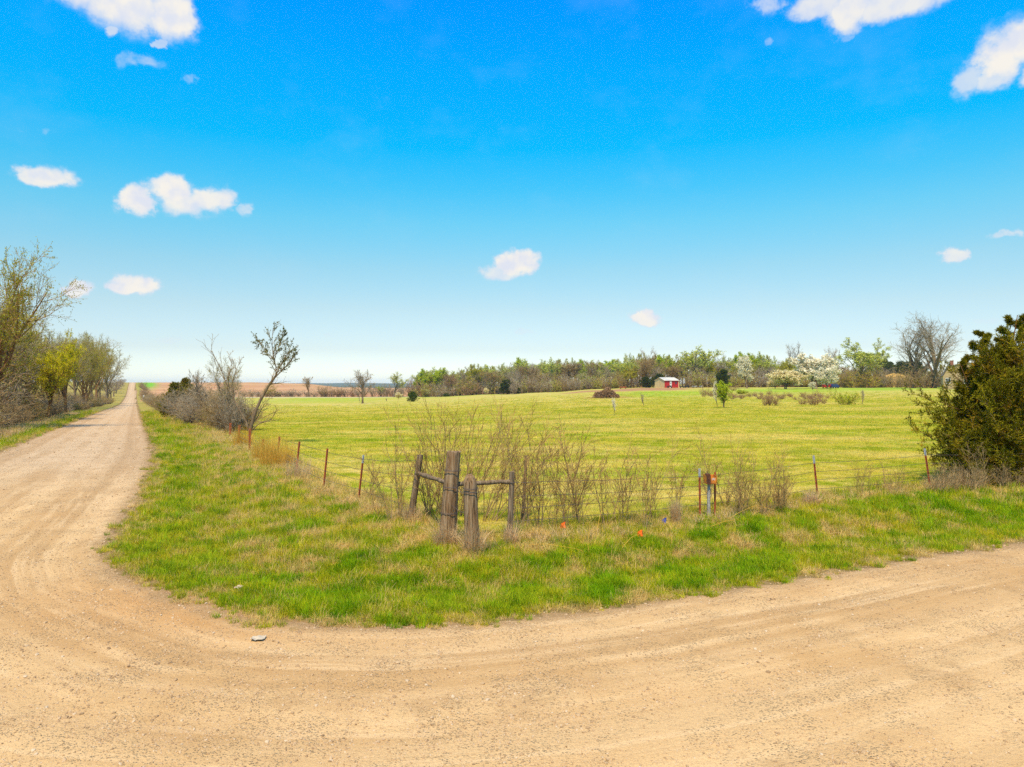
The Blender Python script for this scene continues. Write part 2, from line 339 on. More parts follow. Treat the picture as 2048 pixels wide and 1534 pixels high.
def mat_ground():
    m, t = mat('grassland'); P = pos(t); a = attr(t, 'zone', 'Color'); s = t.new('ShaderNodeSeparateColor', {0: a})
    lush, dirt, fld = s.outputs
    dryn = t.ss(t.noise(P, 1.3, 4, .6), .40, .62)
    c = cover(t, dryn, fld); thatch = t.mix(t.noise(P, 6.0, 4, .7), (.13, .085, .03, 1), (.34, .23, .10, 1))
    e_ = attr(t, 'edge'); rim = t.math('SUBTRACT', 1.0, t.ss(t.math('MULTIPLY', e_, -1.0), .25, 1.1))
    bare = t.math('MULTIPLY', t.math('SUBTRACT', 1.0, fld), t.math('MAXIMUM', .50, rim)); c = t.mix(bare, c, thatch)
    stripe = attr(t, 'stripe'); c = t.mix(t.math('MULTIPLY', stripe, .55), c, (.58, .47, .16, 1))
    c = t.mix(t.math('MULTIPLY', lush, .85), c, t.mix(t.ss(t.noise(t.scale(P, (.05, .2, 1)), 1.0, 3), .35, .6), (.13, .33, .010, 1), (.27, .39, .012, 1)))
    cl = t.noise(t.vmath('ADD', P, (5, 0, 0)), .55, 5, .75); c = t.mix(t.math('MULTIPLY', t.ss(cl, .48, .62), t.math('MULTIPLY', fld, .45)), c, (.56, .42, .17, 1))
    speck = t.noise(P, 9.0, 4, .7); c = t.mix(t.math('MULTIPLY', t.ss(speck, .50, .70), .45), c, t.mix(1.0, c, (.45, .42, .4, 1), 'MULTIPLY'))
    speck2 = t.noise(t.vmath('MULTIPLY', P, (.5, .9, 1)), 1.7, 5, .75); c = t.mix(t.math('MULTIPLY', t.ss(speck2, .5, .72), .35), c, t.mix(1.0, c, (.62, .60, .5, 1), 'MULTIPLY'))
    soil = t.mix(t.noise(P, .5, 5, .7), (.24, .11, .05, 1), (.46, .28, .14, 1)); c = t.mix(dirt, c, soil)
    finish(t, c, 1.0, t.noise(P, 7.0, 5, .7), .5, .08, spec=.0)
def mat_road():
    m, t = mat('gravel'); P = pos(t); sd = attr(t, 'edge'); kind = attr(t, 'lane')
    u = t.new('ShaderNodeCombineXYZ', {0: sd, 1: t.math('MULTIPLY', t.noise(P, .12, 2), 1.3), 2: kind}).outputs[0]
    tr = t.noise(u, 1.15, 4, .55); tr2 = t.noise(u, 4.5, 3, .6)
    base = t.mix(t.ss(tr, .28, .68), (.45, .265, .11, 1), (.66, .44, .22, 1))
    base = t.mix(t.math('MULTIPLY', t.ss(tr2, .50, .66), .45), base, (.74, .52, .29, 1))
    base = t.mix(t.math('MULTIPLY', t.ss(t.noise(P, .33, 3), .5, .72), .5), base, (.42, .225, .075, 1))
    base = t.mix(t.math('MULTIPLY', t.ss(t.noise(t.vmath('ADD', P, (9, 4, 0)), .8, 5, .7), .54, .70), .42), base, (.33, .19, .08, 1))
    far = t.mix(t.ss(tr, .35, .6), (.44, .29, .16, 1), (.56, .40, .25, 1)); base = t.mix(kind, base, far)
    zc = t.new('ShaderNodeSeparateColor', {0: attr(t, 'zone', 'Color')}); base = t.mix(t.math('MULTIPLY', zc.outputs[1], .75), base, t.mix(tr2, (.44, .20, .055, 1), (.58, .33, .13, 1)))
    edge = t.ss(t.math('ADD', sd, t.math('MULTIPLY', t.noise(P, 2.2, 4, .6), .9)), .25, 1.0)
    base = t.mix(edge, t.mix(t.noise(P, 12.0, 3), (.22, .13, .055, 1), (.42, .27, .13, 1)), base)
    v = t.new('ShaderNodeTexVoronoi', {'Vector': t.vmath('ADD', P, t.scale(t.new('ShaderNodeTexNoise', {'Vector': P, 'Scale': 30.0}).outputs[1], (.02, .02, .02))), 'Scale': 42.0})
    peb = t.math('SUBTRACT', 1.0, t.ss(v.outputs[0], .15, .55)); mask = t.ss(t.math('ADD', t.noise(P, .9, 5, .7), t.math('MULTIPLY', t.noise(P, 7.0, 2), .25)), .55, .72)
    sepc = t.new('ShaderNodeSeparateColor', {0: v.outputs[1]}); pm = t.math('MULTIPLY', peb, t.math('MULTIPLY', mask, t.ss(sepc.outputs[0], .25, .7)))
    base = t.mix(t.math('MULTIPLY', pm, .75), base, t.mix(sepc.outputs[1], (.34, .21, .11, 1), (.66, .48, .29, 1)))
    g = t.noise(P, 60.0, 3, .7); base = t.mix(t.math('MULTIPLY', t.ss(g, .42, .68), .42), base, (.33, .21, .11, 1))
    gl = t.noise(P, 95.0, 2, .6); base = t.mix(t.math('MULTIPLY', t.ss(gl, .55, .72), .5), base, (.66, .50, .31, 1)); cb_ = t.noise(P, 17.0, 3, .7); base = t.mix(t.math('MULTIPLY', t.ss(cb_, .56, .72), .32), base, (.33, .19, .08, 1))
    hgt = t.math('ADD', t.math('MULTIPLY', pm, .6), t.math('ADD', t.math('MULTIPLY', g, .3), t.math('MULTIPLY', t.noise(P, 14.0, 4, .7), .7)))
    base = t.mix(1.0, base, (.985, .955, .88, 1), 'MULTIPLY'); finish(t, base, .95, hgt, .9, .035, spec=.1)
def mat_plough():
    m, t = mat('bare_farmland'); P = pos(t); a = attr(t, 'zone', 'Color'); s = t.new('ShaderNodeSeparateColor', {0: a})
    v = t.scale(P, (.012, .0035, 1)); n = t.noise(v, 1.0, 5, .65)
    c = t.mix(t.ss(n, .35, .65), (.40, .20, .10, 1), (.50, .29, .15, 1))
    c = t.mix(t.math('MULTIPLY', t.ss(t.noise(t.scale(P, (.02, .02, 1)), 1.0, 3), .5, .65), .4), c, (.36, .26, .11, 1))
    c = t.mix(s.outputs[0], c, (.16, .36, .03, 1)); finish(t, c, 1.0, spec=0)
def mat_hills():
    m, t = mat('wooded_hills'); P = pos(t); n = t.noise(t.scale(P, (.006, .002, 1)), 1.0, 5, .7)
    finish(t, t.mix(t.ss(n, .4, .6), (.05, .07, .05, 1), (.11, .13, .08, 1)), 1.0, spec=0)
def mat_lane():
    m, t = mat('pale_gravel'); P = pos(t); finish(t, t.mix(t.noise(P, .2, 3), (.42, .38, .28, 1), (.58, .54, .44, 1)), 1.0, spec=0)
mat_ground(); mat_road(); mat_plough(); mat_hills(); mat_lane()

# ------------------------------------------------------------------ terrain: one continuous surface, split by what covers it
def terrain():
    ts = np.concatenate([np.linspace(-4, -.95, 60), np.linspace(-.94, .94, 400), np.linspace(.95, 4, 60)])
    rows = [-90, -60, -40, -25, -15, -9, -5, -2.5]; y = 0.0
    while y < 7000: rows.append(y); y += (y+11)*(.0095 if y < 30 else .014 if y < 70 else .024)*(1 if y > 6 else 2)
    Yr = np.array(rows); wd = np.where(Yr < 2, 14+np.abs(Yr-2), Yr+12)
    X = ts[None]*wd[:, None]; Y = np.repeat(Yr[:, None], len(ts), 1)
    sd = road_sd(X, Y); e = edge_wobble(X, Y)
    sdn = np.where(Y < 90, sd+e, sd)
    Z = height(X, Y, sd)
    R, C = X.shape; vi = np.arange(R*C).reshape(R, C)
    Q = np.stack([vi[:-1, :-1], vi[:-1, 1:], vi[1:, 1:], vi[1:, :-1]], -1).reshape(-1, 4)
    xc = X.ravel()[Q].mean(1); yc = Y.ravel()[Q].mean(1); sc_ = sdn.ravel()[Q].mean(1)
    hay = inside(HAY, xc, yc); t = xc/np.maximum(yc, 1)
    cls = np.full(len(Q), 1)
    cls[hay] = 2
    far = (yc > 400) & ~hay & (t < .02) & (t > -.53); cls[far] = 3
    lane = (yc > 408+xc*.0) & (yc < 421) & (t < .03) & (t > -.5386+6/410); cls[lane] = 5
    cls[(yc > 1900)] = 4
    cls[sc_ > 0] = 0
    # cover weights
    Xf, Yf = X.ravel(), Y.ravel(); T = Xf/np.maximum(Yf, 1); PX = CX+F*T
    def blob(px, Yc, wx, wy): return np.exp(-((PX-px)/wx)**2-((Yf-Yc)/wy)**2)
    lush = np.clip(np.maximum.reduce([1.3*blob(1335, 205, 100, 40), 1.0*blob(1560, 260, 170, 55), 1.1*blob(1800, 300, 260, 60), .8*blob(640, 330, 130, 55), .9*blob(900, 415, 330, 30),
        .5*blob(560, 60, 120, 8), .35*blob(1150, 62, 260, 7)])+.25*wav(Xf, Yf, 60, 21), 0, 1)*np.clip((Yf-45)/30, 0, 1)
    dirt = np.clip(np.maximum.reduce([1.6*blob(1285, 305, 100, 50), 1.1*blob(1180, 300, 75, 40), 1.1*blob(1212, 166, 62, 16), .7*blob(1380, 340, 50, 25)]), 0, 1)*(.75+.25*wav(Xf, Yf, 9, 31))
    dirt = np.where(dirt > .35, np.clip((dirt-.35)*4, 0, 1), 0)
    fence_d = inside(HAY, Xf, Yf).astype(float)
    # mowing stripes swing round the low side of the field
    rr = np.hypot(Xf+180, (Yf-250)*1.0); stripe = np.clip(np.sin((Yf*1.0+Xf*.33+6*wav(Xf, Yf, 90, 8))*6.28/7.5)*2.2+.2, 0, 1)
    stripe *= np.exp(-((PX-700)/330)**2)*np.clip((Yf-55)/25, 0, 1)*np.clip((260-Yf)/60, 0, 1)*fence_d
    stripe = np.maximum(stripe, 1.2*blob(1540, 150, 130, 26)).clip(0, 1)
    green_far = np.clip(1.5*np.exp(-((PX-295)/16)**2-((Yf-820)/110)**2), 0, 1)
    cx_, cy_ = flat(330, 1212); warm = np.exp(-((Xf-cx_)/2.6)**2-((Yf-cy_+.3*(Xf-cx_))/1.3)**2); dirt = np.where(Yf < 30, warm, dirt)
    zone = np.stack([np.where(Yf > 420, green_far, lush), dirt, fence_d, np.ones_like(Xf)], 1)
    lane1 = np.clip((Yf-16+np.clip(Xf+10, -4, 40)*.9)/14, 0, 1)*np.clip((2-Xf)/10, 0, 1)
    info = [(0, 'gravel_road', 'gravel', 'pale tan gravel road running to the horizon and across the foreground'), (1, 'grass_verge', 'grassland', 'rough roadside grass and pasture'),
            (2, 'field', 'grassland', 'mown yellow-green hay field'), (3, 'ploughed_field', 'bare_farmland', 'red-brown bare field rising to the horizon'),
            (4, 'hills', 'wooded_hills', 'blue wooded hills far away on the horizon'), (5, 'farm_lane', 'pale_gravel', 'pale lane along the far edge of the field')]
    for k, nme, mt, lab in info:
        q = Q[cls == k]; used = np.unique(q); mp = np.full(R*C, -1); mp[used] = np.arange(len(used))
        b = MB(); z = Z.ravel()[used].copy(); b.add(np.stack([Xf[used], Yf[used], z], 1), mp[q]); me = b.mesh(nme, MATS[mt], smooth=True)
        a = me.attributes.new('zone', 'FLOAT_COLOR', 'POINT'); a.data.foreach_set('color', zone[used].astype(np.float32).ravel())
        for an, av in (('edge', sd), ('stripe', stripe), ('lane', lane1)):
            a = me.attributes.new(an, 'FLOAT', 'POINT'); a.data.foreach_set('value', av.ravel()[used].astype(np.float32))
        tag(obj(nme, me), lab, None, None, 'structure')
terrain()
# ------------------------------------------------------------------ growing things
def grow(rng, P, R, n, t0, t1, a0, a1, l0, l1, K, up=0.0, wob=.12, rr=.5, fall=.4, tip=.25, absl=None, out=0.0):
    """n side shoots per chain; P (M,Kp,3), R (M,Kp)"""
    M, Kp, _ = P.shape
    t = t0+(t1-t0)*(np.arange(n)[None]+rng.random((M, n)))/n
    x = t*(Kp-1); i = np.minimum(x.astype(int), Kp-2); f = (x-i)[..., None]; mi = np.arange(M)[:, None]
    p0 = P[mi, i]*(1-f)+P[mi, i+1]*f; r0 = R[mi, i]*(1-f[..., 0])+R[mi, i+1]*f[..., 0]
    tg = P[mi, i+1]-P[mi, i]; tg /= np.linalg.norm(tg, axis=2, keepdims=True)+1e-9
    ref = np.where(np.abs(tg[..., 2:3]) > .95, np.array([1., 0, 0]), np.array([0, 0, 1.]))
    u = np.cross(tg, ref); u /= np.linalg.norm(u, axis=2, keepdims=True)+1e-9; v = np.cross(tg, u)
    ph = (np.arange(n)[None]*2.4+rng.random((M, 1))*6.28+rng.normal(0, .35, (M, n)))[..., None]
    a = rng.uniform(a0, a1, (M, n, 1)); d = np.cos(a)*tg+np.sin(a)*(np.cos(ph)*u+np.sin(ph)*v)
    seg = np.linalg.norm(np.diff(P, axis=1), axis=2).sum(1)
    L = (seg[:, None] if absl is None else absl)*rng.uniform(l0, l1, (M, n))*(1-fall*t)
    d = d.reshape(-1, 3); q = p0.reshape(-1, 3); L = L.ravel(); r0 = r0.ravel()*rr; out_ = np.empty((len(q), K, 3)); out_[:, 0] = q
    for k in range(1, K):
        d = d+rng.normal(0, wob, d.shape); d[:, 2] += up; d /= np.linalg.norm(d, axis=1, keepdims=True)+1e-9
        q = q+d*(L/(K-1))[:, None]; out_[:, k] = q
    RR = r0[:, None]*np.linspace(1, tip, K)[None]
    return out_, RR
def stem(rng, H, r, K=9, lean=(0, 0), wob=.06, tip=.3, base=(0, 0, 0)):
    d = np.array([lean[0], lean[1], 1.]); d /= np.linalg.norm(d); p = np.array(base, float); out_ = [p.copy()]
    for k in range(1, K):
        d = d+rng.normal(0, wob, 3)*[1, 1, .3]; d /= np.linalg.norm(d); p = p+d*H/(K-1); out_.append(p.copy())
    R = r*np.linspace(1, tip, K); R[0] *= 1.35
    return np.array(out_)[None], R[None]
def along(rng, P, n, t0=.2):
    """n random points on each chain"""
    M, K, _ = P.shape; t = t0+(1-t0)*rng.random((M, n)); x = t*(K-1); i = np.minimum(x.astype(int), K-2); f = (x-i)[..., None]; mi = np.arange(M)[:, None]
    return (P[mi, i]*(1-f)+P[mi, i+1]*f).reshape(-1, 3)
PROTO = {}
def reg(key, trunk, crown, mt, mc, minr=0.0):
    tm = trunk.mesh(key+'_trunk', mt, smooth=True); cm = crown.mesh(key+'_crown', mc)
    V = np.concatenate([np.concatenate(trunk.V)]+([np.concatenate(crown.V)] if crown.V else []))
    H = np.percentile(V[:, 2], 99.7); W = np.percentile(np.abs(V[:, 0]), 97)+np.percentile(np.abs(V[:, 1]), 97)
    PROTO[key] = (tm, cm, H, W)
def tree_proto(key, seed, H=12., trunk=.5, forks=6, spread=(.45, .85), sub=(6, 6, 5), leaf=None, nleaf=0, lsize=.25, bark='bark_grey', twig='twig_grey', up=.10, thick=1.0, tw=.012, t0=.35, rr=.6, multi=1, wob=.14):
    rng = np.random.default_rng(seed); tb = MB(); cb = MB(); Ps = []; Rs = []
    for m_ in range(multi):
        ln = rng.normal(0, .05 if multi == 1 else .28, 2)
        P, R = stem(rng, H*trunk*rng.uniform(.85, 1.1), H*.021*thick/math.sqrt(multi), 9, ln, .07, .5, (rng.normal(0, .15), rng.normal(0, .15), -.15) if multi > 1 else (0, 0, -.15))
        Ps.append(P); Rs.append(R)
    P0 = np.concatenate(Ps); R0 = np.concatenate(Rs)
    P1, R1 = grow(rng, P0, R0, forks, t0, 1.0, *spread, .75*.5/trunk, 1.15*.5/trunk, 9, up, wob, rr, .25)
    P2, R2 = grow(rng, P1, R1, sub[0], .2, 1.0, .4, .95, .35, .62, 7, up*.8, wob, .55, .35)
    P3, R3 = grow(rng, P2, R2, sub[1], .15, 1.0, .35, .95, .4, .65, 5, up*.6, wob*1.1, .55, .3)
    P4, R4 = grow(rng, P3, R3, sub[2], .1, 1.0, .35, 1.0, .45, .8, 4, up*.4, wob*1.2, .6, .3)
    tb.tubes(P0, R0, 8, cap=False); tb.tubes(P1, R1, 6)
    cb.tubes(P2, np.maximum(R2, tw*1.6), 4, m=0); cb.tubes(P3, np.maximum(R3, tw*1.2), 3, m=0); cb.tubes(P4, np.maximum(R4, tw*.8), 3, m=0)
    if nleaf:
        C = np.concatenate([along(rng, P4, nleaf, .1), along(rng, P3, max(1, nleaf//2), .3)]); C = C+rng.normal(0, lsize*.6, C.shape)
        cb.leaves(rng, C, lsize, m=1, aspect=.7)
    reg(key, tb, cb, MATS[bark], [MATS[twig]]+([MATS[leaf]] if leaf else []))
def bush_proto(key, seed, H=4., stems=16, twig='twig_brown', leaf=None, nleaf=0, lsize=.15, tw=.009, lean=.45, sub=(6, 6), arch=-.02, wob=.16):
    rng = np.random.default_rng(seed); tb = MB(); cb = MB(); Ps = []; Rs = []
    for k in range(stems):
        a = rng.uniform(0, 6.28); l = lean*rng.random()**.6; h = H*rng.uniform(.45, .95)*(1-.25*l)
        P, R = stem(rng, h, .006*H+.008, 8, (math.cos(a)*l*1.6, math.sin(a)*l*1.6), .13, .35, (rng.normal(0, .09*H), rng.normal(0, .09*H), -.1)); Ps.append(P); Rs.append(R)
    P0 = np.concatenate(Ps); R0 = np.concatenate(Rs)
    P1, R1 = grow(rng, P0, R0, sub[0], .12, 1., .4, 1.0, .3, .55, 6, .02+arch, wob, .6, .35)
    P2, R2 = grow(rng, P1, R1, sub[1], .1, 1., .4, 1.1, .35, .6, 4, 0.0+arch, wob, .65, .3)
    tb.tubes(P0, np.maximum(R0, tw), 5); cb.tubes(P1, np.maximum(R1, tw), 3); cb.tubes(P2, np.maximum(R2, tw*.75), 3)
    if nleaf:
        C = along(rng, P2, nleaf, .1)+rng.normal(0, lsize*.4, (len(P2)*nleaf, 3)); cb.leaves(rng, C, lsize, m=1)
    reg(key, tb, cb, MATS['bark_brown'], [MATS[twig]]+([MATS[leaf]] if leaf else []))
def cedar_proto(key, seed, H=4., W=2.6, branches=60, sub=(9, 7), leaf='cedar_dark', sprig=.16, per=3, tw=.006, round_=.6, lob=0):
    """juniper: boughs sweeping up and out from one stem, packed with short scaly sprays"""
    rng = np.random.default_rng(seed); tb = MB(); cb = MB(); P0, R0 = stem(rng, H*.95, H*.02, 9, (0, 0), .03, .15, (0, 0, -.1))
    tb.tubes(P0, R0, 7); t = np.sort(rng.random(branches))**.9*.95+.02
    Pb = np.empty((branches, 8, 3)); a = np.arange(branches)*2.4+rng.normal(0, .3, branches)
    x = t*8; i = np.minimum(x.astype(int), 7); f = (x-i)[:, None]; q = P0[0][i]*(1-f)+P0[0][i+1]*f
    prof = np.sin(np.clip(t*1.02+.12, 0, 1)*math.pi*.5+ (1-round_)*0)**.0*(np.minimum((t+.12)/.22, 1)**.7)*((1-t)**round_)
    L = W/2*prof*rng.uniform(.78, 1.18, branches)+.12*H*.3; elv_ = rng.uniform(.05, .55, branches)+t*.65
    d = np.stack([np.cos(a)*np.cos(elv_), np.sin(a)*np.cos(elv_), np.sin(elv_)], 1); Pb[:, 0] = q
    for k in range(1, 8):
        d = d+rng.normal(0, .09, d.shape); d[:, 2] += .03; d /= np.linalg.norm(d, axis=1, keepdims=True); q = q+d*(L/7)[:, None]; Pb[:, k] = q
    Rb = (H*.006*(1-t*.6))[:, None]*np.linspace(1, .2, 8)[None]; tb.tubes(Pb, Rb, 5)
    P1, R1 = grow(rng, Pb, Rb, sub[0], .12, 1., .35, .8, .28, .5, 5, .03, .12, .5, .5)
    P2, R2 = grow(rng, P1, R1, sub[1], .1, 1., .3, .8, .35, .6, 4, .03, .12, .6, .4)
    cb.tubes(P1, np.maximum(R1, tw), 3)
    C = along(rng, P2, per, .05); M = len(P2); dirs = np.repeat(P2[:, -1]-P2[:, 0], per, 0); dirs /= np.linalg.norm(dirs, axis=1, keepdims=True)+1e-9
    dirs += rng.normal(0, .45, dirs.shape); dirs[:, 2] += .25; dirs /= np.linalg.norm(dirs, axis=1, keepdims=True)
    for q_ in range(3):       # each spray: three crossed slim blades
        s_ = rng.normal(size=C.shape); s_ = np.cross(dirs, s_); s_ /= np.linalg.norm(s_, axis=1, keepdims=True)+1e-9
        ln = sprig*rng.uniform(.6, 1.3, len(C))[:, None]; dd = dirs+rng.normal(0, .35, dirs.shape)
        V = np.stack([C, C+dd*ln*.45+s_*ln*.17, C+dd*ln, C+dd*ln*.45-s_*ln*.17], 1); cb.add(V.reshape(-1, 3), np.arange(len(C)*4).reshape(-1, 4), m=1, tint=np.repeat(rng.random(len(C)), 4))
    reg(key, tb, cb, MATS['bark_brown'], [MATS['twig_brown'], MATS[leaf]])
# far trees (seen at 200 m and more)
for k, (tw_, bk) in enumerate((('twig_grey', 'bark_grey'), ('twig_brown', 'bark_brown'), ('twig_grey', 'bark_grey'), ('twig_red', 'bark_brown'))):
    tree_proto(f'bare{k}', 10+k, 12, .48, 7+k % 2, (.35, .8), (6, 6, 4), bark=bk, twig=tw_, tw=.018)
tree_proto('green0', 20, 12, .5, 7, (.35, .75), (6, 5, 4), 'leaf_bright', 5, .28, tw=.02)
tree_proto('green1', 21, 12, .5, 6, (.30, .65), (6, 5, 4), 'leaf_pale', 5, .24, tw=.02)
tree_proto('green2', 22, 12, .45, 7, (.40, .85), (6, 6, 4), 'leaf_olive', 4, .24, bark='bark_brown', twig='twig_brown', tw=.02)
tree_proto('green3', 23, 12, .52, 6, (.30, .7), (6, 5, 4), 'leaf_pale', 4, .24, tw=.02)
tree_proto('sparse0', 24, 12, .45, 6, (.35, .75), (6, 6, 4), 'leaf_pale', 2, .20, tw=.018)
tree_proto('round0', 34, 10, .50, 9, (.35, .85), (7, 6, 5), bark='bark_grey', twig='twig_grey', tw=.015, up=.07, t0=.35, thick=1.1)
tree_proto('big0', 35, 18, .38, 9, (.25, .65), (7, 6, 5), bark='bark_grey', twig='twig_grey', tw=.016, up=.05, t0=.25, thick=1.1, rr=.7)
tree_proto('blossom0', 30, 6, .35, 9, (.35, .95), (7, 6, 4), 'blossom_white', 7, .19, tw=.012, t0=.25)
tree_proto('blossom1', 31, 5, .25, 9, (.45, 1.1), (7, 6, 4), 'blossom_cream', 6, .18, tw=.012, t0=.3, multi=2)
tree_proto('narrow0', 32, 6, .7, 12, (.25, .5), (5, 5, 4), 'blossom_white', 7, .17, tw=.012, t0=.15, up=.16)
tree_proto('fan0', 33, 10, .42, 9, (.3, .62), (6, 6, 5), bark='bark_grey', twig='twig_brown', tw=.014, up=.05, t0=.2, multi=2)
bush_proto('bush0', 40, 4, 18, 'twig_brown', tw=.014); bush_proto('bush1', 41, 4, 18, 'twig_grey', tw=.014)
bush_proto('bush2', 42, 4, 18, 'twig_red', tw=.014); bush_proto('bush4', 45, 4, 18, 'twig_tan', 'leaf_pale', 2, .14, tw=.012); bush_proto('bush3', 43, 4, 16, 'twig_tan', 'leaf_olive', 2, .12, tw=.012)
bush_proto('bushgreen', 44, 3, 22, 'twig_brown', 'leaf_bright', 4, .15, tw=.012, lean=.75)
cedar_proto('cedarfar', 50, 5, 4.2, 50, (7, 5), 'cedar_dark', .30, 2, .02, .55)
cedar_proto('cedarround', 51, 3, 3.2, 46, (7, 5), 'cedar_small', .22, 2, .012, .40)

cedar_proto('cedarmid', 52, 4, 3.4, 60, (8, 6), 'cedar_green', .16, 3, .008, .6)
TREE_N = {}
def place(key, p, top_h, width, name, label, cat='tree', group=None, rz=None, rnd_=random.Random(3)):
    tm, cm, H, W = PROTO[key]; sz = top_h/H; sx = (width/W) if width else sz; sx = max(min(sx, sz*1.9), sz*.45)
    r = rnd_.uniform(0, 6.28) if rz is None else rz
    e = empty(name, (p.x, p.y, p.z-.03*sz), r); e.scale = (sx, sx, sz)
    obj('trunk', tm, e); obj('crown', cm, e)
    return tag(e, label, cat, group)
def place_px(key, px, Y, py_top, wpx, name, label, cat='tree', group=None, rz=None):
    p = at(px, Y); return place(key, p, up_to(p, py_top), wpx*Y/F if wpx else None, name, label, cat, group, rz)

# --- the wood behind the field: back rows first, then the trees that stand out
rw = random.Random(11)
def top_line(px):
    pts = [(600,775),(700,768),(800,760),(840,745),(870,738),(905,748),(930,736),(975,730),(1000,742),(1030,722),(1060,726),(1100,722),(1140,724),(1180,722),(1230,726),(1245,712),(1260,712),(1290,712),(1330,716),(1350,714),(1390,704),(1420,716),(1470,712),(1500,714),(1550,712),(1600,722),(1680,724),(1720,716),(1790,730),(1900,728),(2100,725)]
    return float(np.interp(px, [a for a, b in pts], [b for a, b in pts]))-7
LMK = [(500,'beyond the leaning tree'),(560,'right of the leaning tree'),(618,'round the thin upright tree'),(670,'left of the lone bare tree'),(725,'behind the lone bare tree'),(788,'under the budding tree'),(830,'by the round dark shrub'),(860,'by the bright green trees'),(905,'by the wide reddish tree'),
 (960,'by the broad olive tree'),(1015,'by the dark cedars'),(1050,'just right of the dark cedars'),(1085,'by the crooked leaning tree'),(1125,'midway along the wood'),(1170,'left of the brush pile'),(1213,'above the brush pile'),(1256,'by the tall narrow tree'),
 (1300,'by the big fanning brown tree'),(1345,'above the shed roof'),(1390,'by the vase shaped tree'),(1446,'above the green sapling'),(1494,'by the narrow white tree'),(1533,'between the narrow white and cream trees'),(1580,'by the cream tree'),
 (1632,'by the largest white tree'),(1677,'right of the largest white tree'),(1725,'by the many limbed green tree'),(1775,'by the straw bank'),(1830,'left of the two tall bare trees'),(1880,'beside the tan house')]
def relabel(items, base, words=('left', 'middle', 'right')):
    by = {}
    for o, l in items: by.setdefault(l, []).append(o)
    for l, os_ in by.items():
        for i, o in enumerate(os_):
            n = len(os_); pre = '' if n == 1 else (words[0]+' ' if i == 0 else words[2]+' ' if i == n-1 else words[1]+' '); o['label'] = pre+base+' '+l
def row(x0, x1, step, Y0, Y1, keys, dz, name, label, cat, group, wpx=(30, 46)):
    x = x0; got = []
    while x < x1:
        Y = rw.uniform(Y0, Y1); k = rw.choice(keys); ty = top_line(x)+rw.uniform(*dz)
        got.append((place_px(k, x, Y, ty, rw.uniform(*wpx), name, label, cat, group), min(LMK, key=lambda q: abs(q[0]-x))[1])); x += step*rw.uniform(.7, 1.3)
    relabel(got, label)
row(850, 1250, 11, 440, 480, ['green1', 'green3', 'green0', 'green2', 'sparse0'], (-1, 10), 'woodland_tree', 'yellow-green leafing tree at the back of the wood', 'tree', 'leafing trees at the back of the wood')
row(845, 1250, 12, 425, 445, ['bare1', 'bare0', 'bare2', 'green3', 'sparse0'], (2, 18), 'woodland_tree', 'bare branched tree in the wood', 'tree', 'bare trees in the middle of the wood')
row(1255, 1640, 11, 400, 440, ['green1', 'green3', 'green0', 'green2', 'sparse0', 'bare0'], (0, 14), 'woodland_tree', 'leafing tree at the back of the wood', 'tree', 'leafing trees behind the shed')
row(1262, 1700, 14, 375, 395, ['bare1', 'bare0', 'bare2', 'green2'], (16, 34), 'woodland_tree', 'low bare tree in front of the wood', 'tree', 'lower trees behind the shed')
row(1640, 1900, 13, 390, 430, ['green2', 'bare0', 'bare1', 'sparse0'], (14, 26), 'woodland_tree', 'low tree at the right of the wood', 'tree', 'low trees at the right of the wood')
row(845, 1250, 9, 405, 420, ['bush0', 'bush1', 'bush4', 'bush1', 'bush3'], (22, 40), 'brush_thicket', 'brown leafless brush at the foot of the wood', 'bush', 'brush along the foot of the wood', (26, 40))
row(1030, 1300, 9, 385, 400, ['bush1', 'bush4', 'bush0'], (28, 42), 'brush_thicket', 'grey brown brush at the field edge', 'bush', 'brush behind the brush pile', (24, 36))
row(1370, 1700, 9, 362, 374, ['bush0', 'bush4', 'bush1'], (28, 44), 'brush_thicket', 'brown brush under the trees', 'bush', 'brush right of the shed', (26, 38))
row(1690, 1900, 10, 335, 352, ['bush3', 'bush1', 'bush0', 'bush3'], (18, 30), 'brush_thicket', 'grey green hedge brush behind the field', 'bush', 'brush hedge at the right end of the field', (26, 40))
row(490, 860, 13, 424, 436, ['bush0', 'bush1', 'bush2', 'bush1'], (8, 16), 'hedgerow_bush', 'low brown hedgerow bush beyond the pale lane', 'bush', 'bushes in the hedgerow beyond the lane', (22, 34))
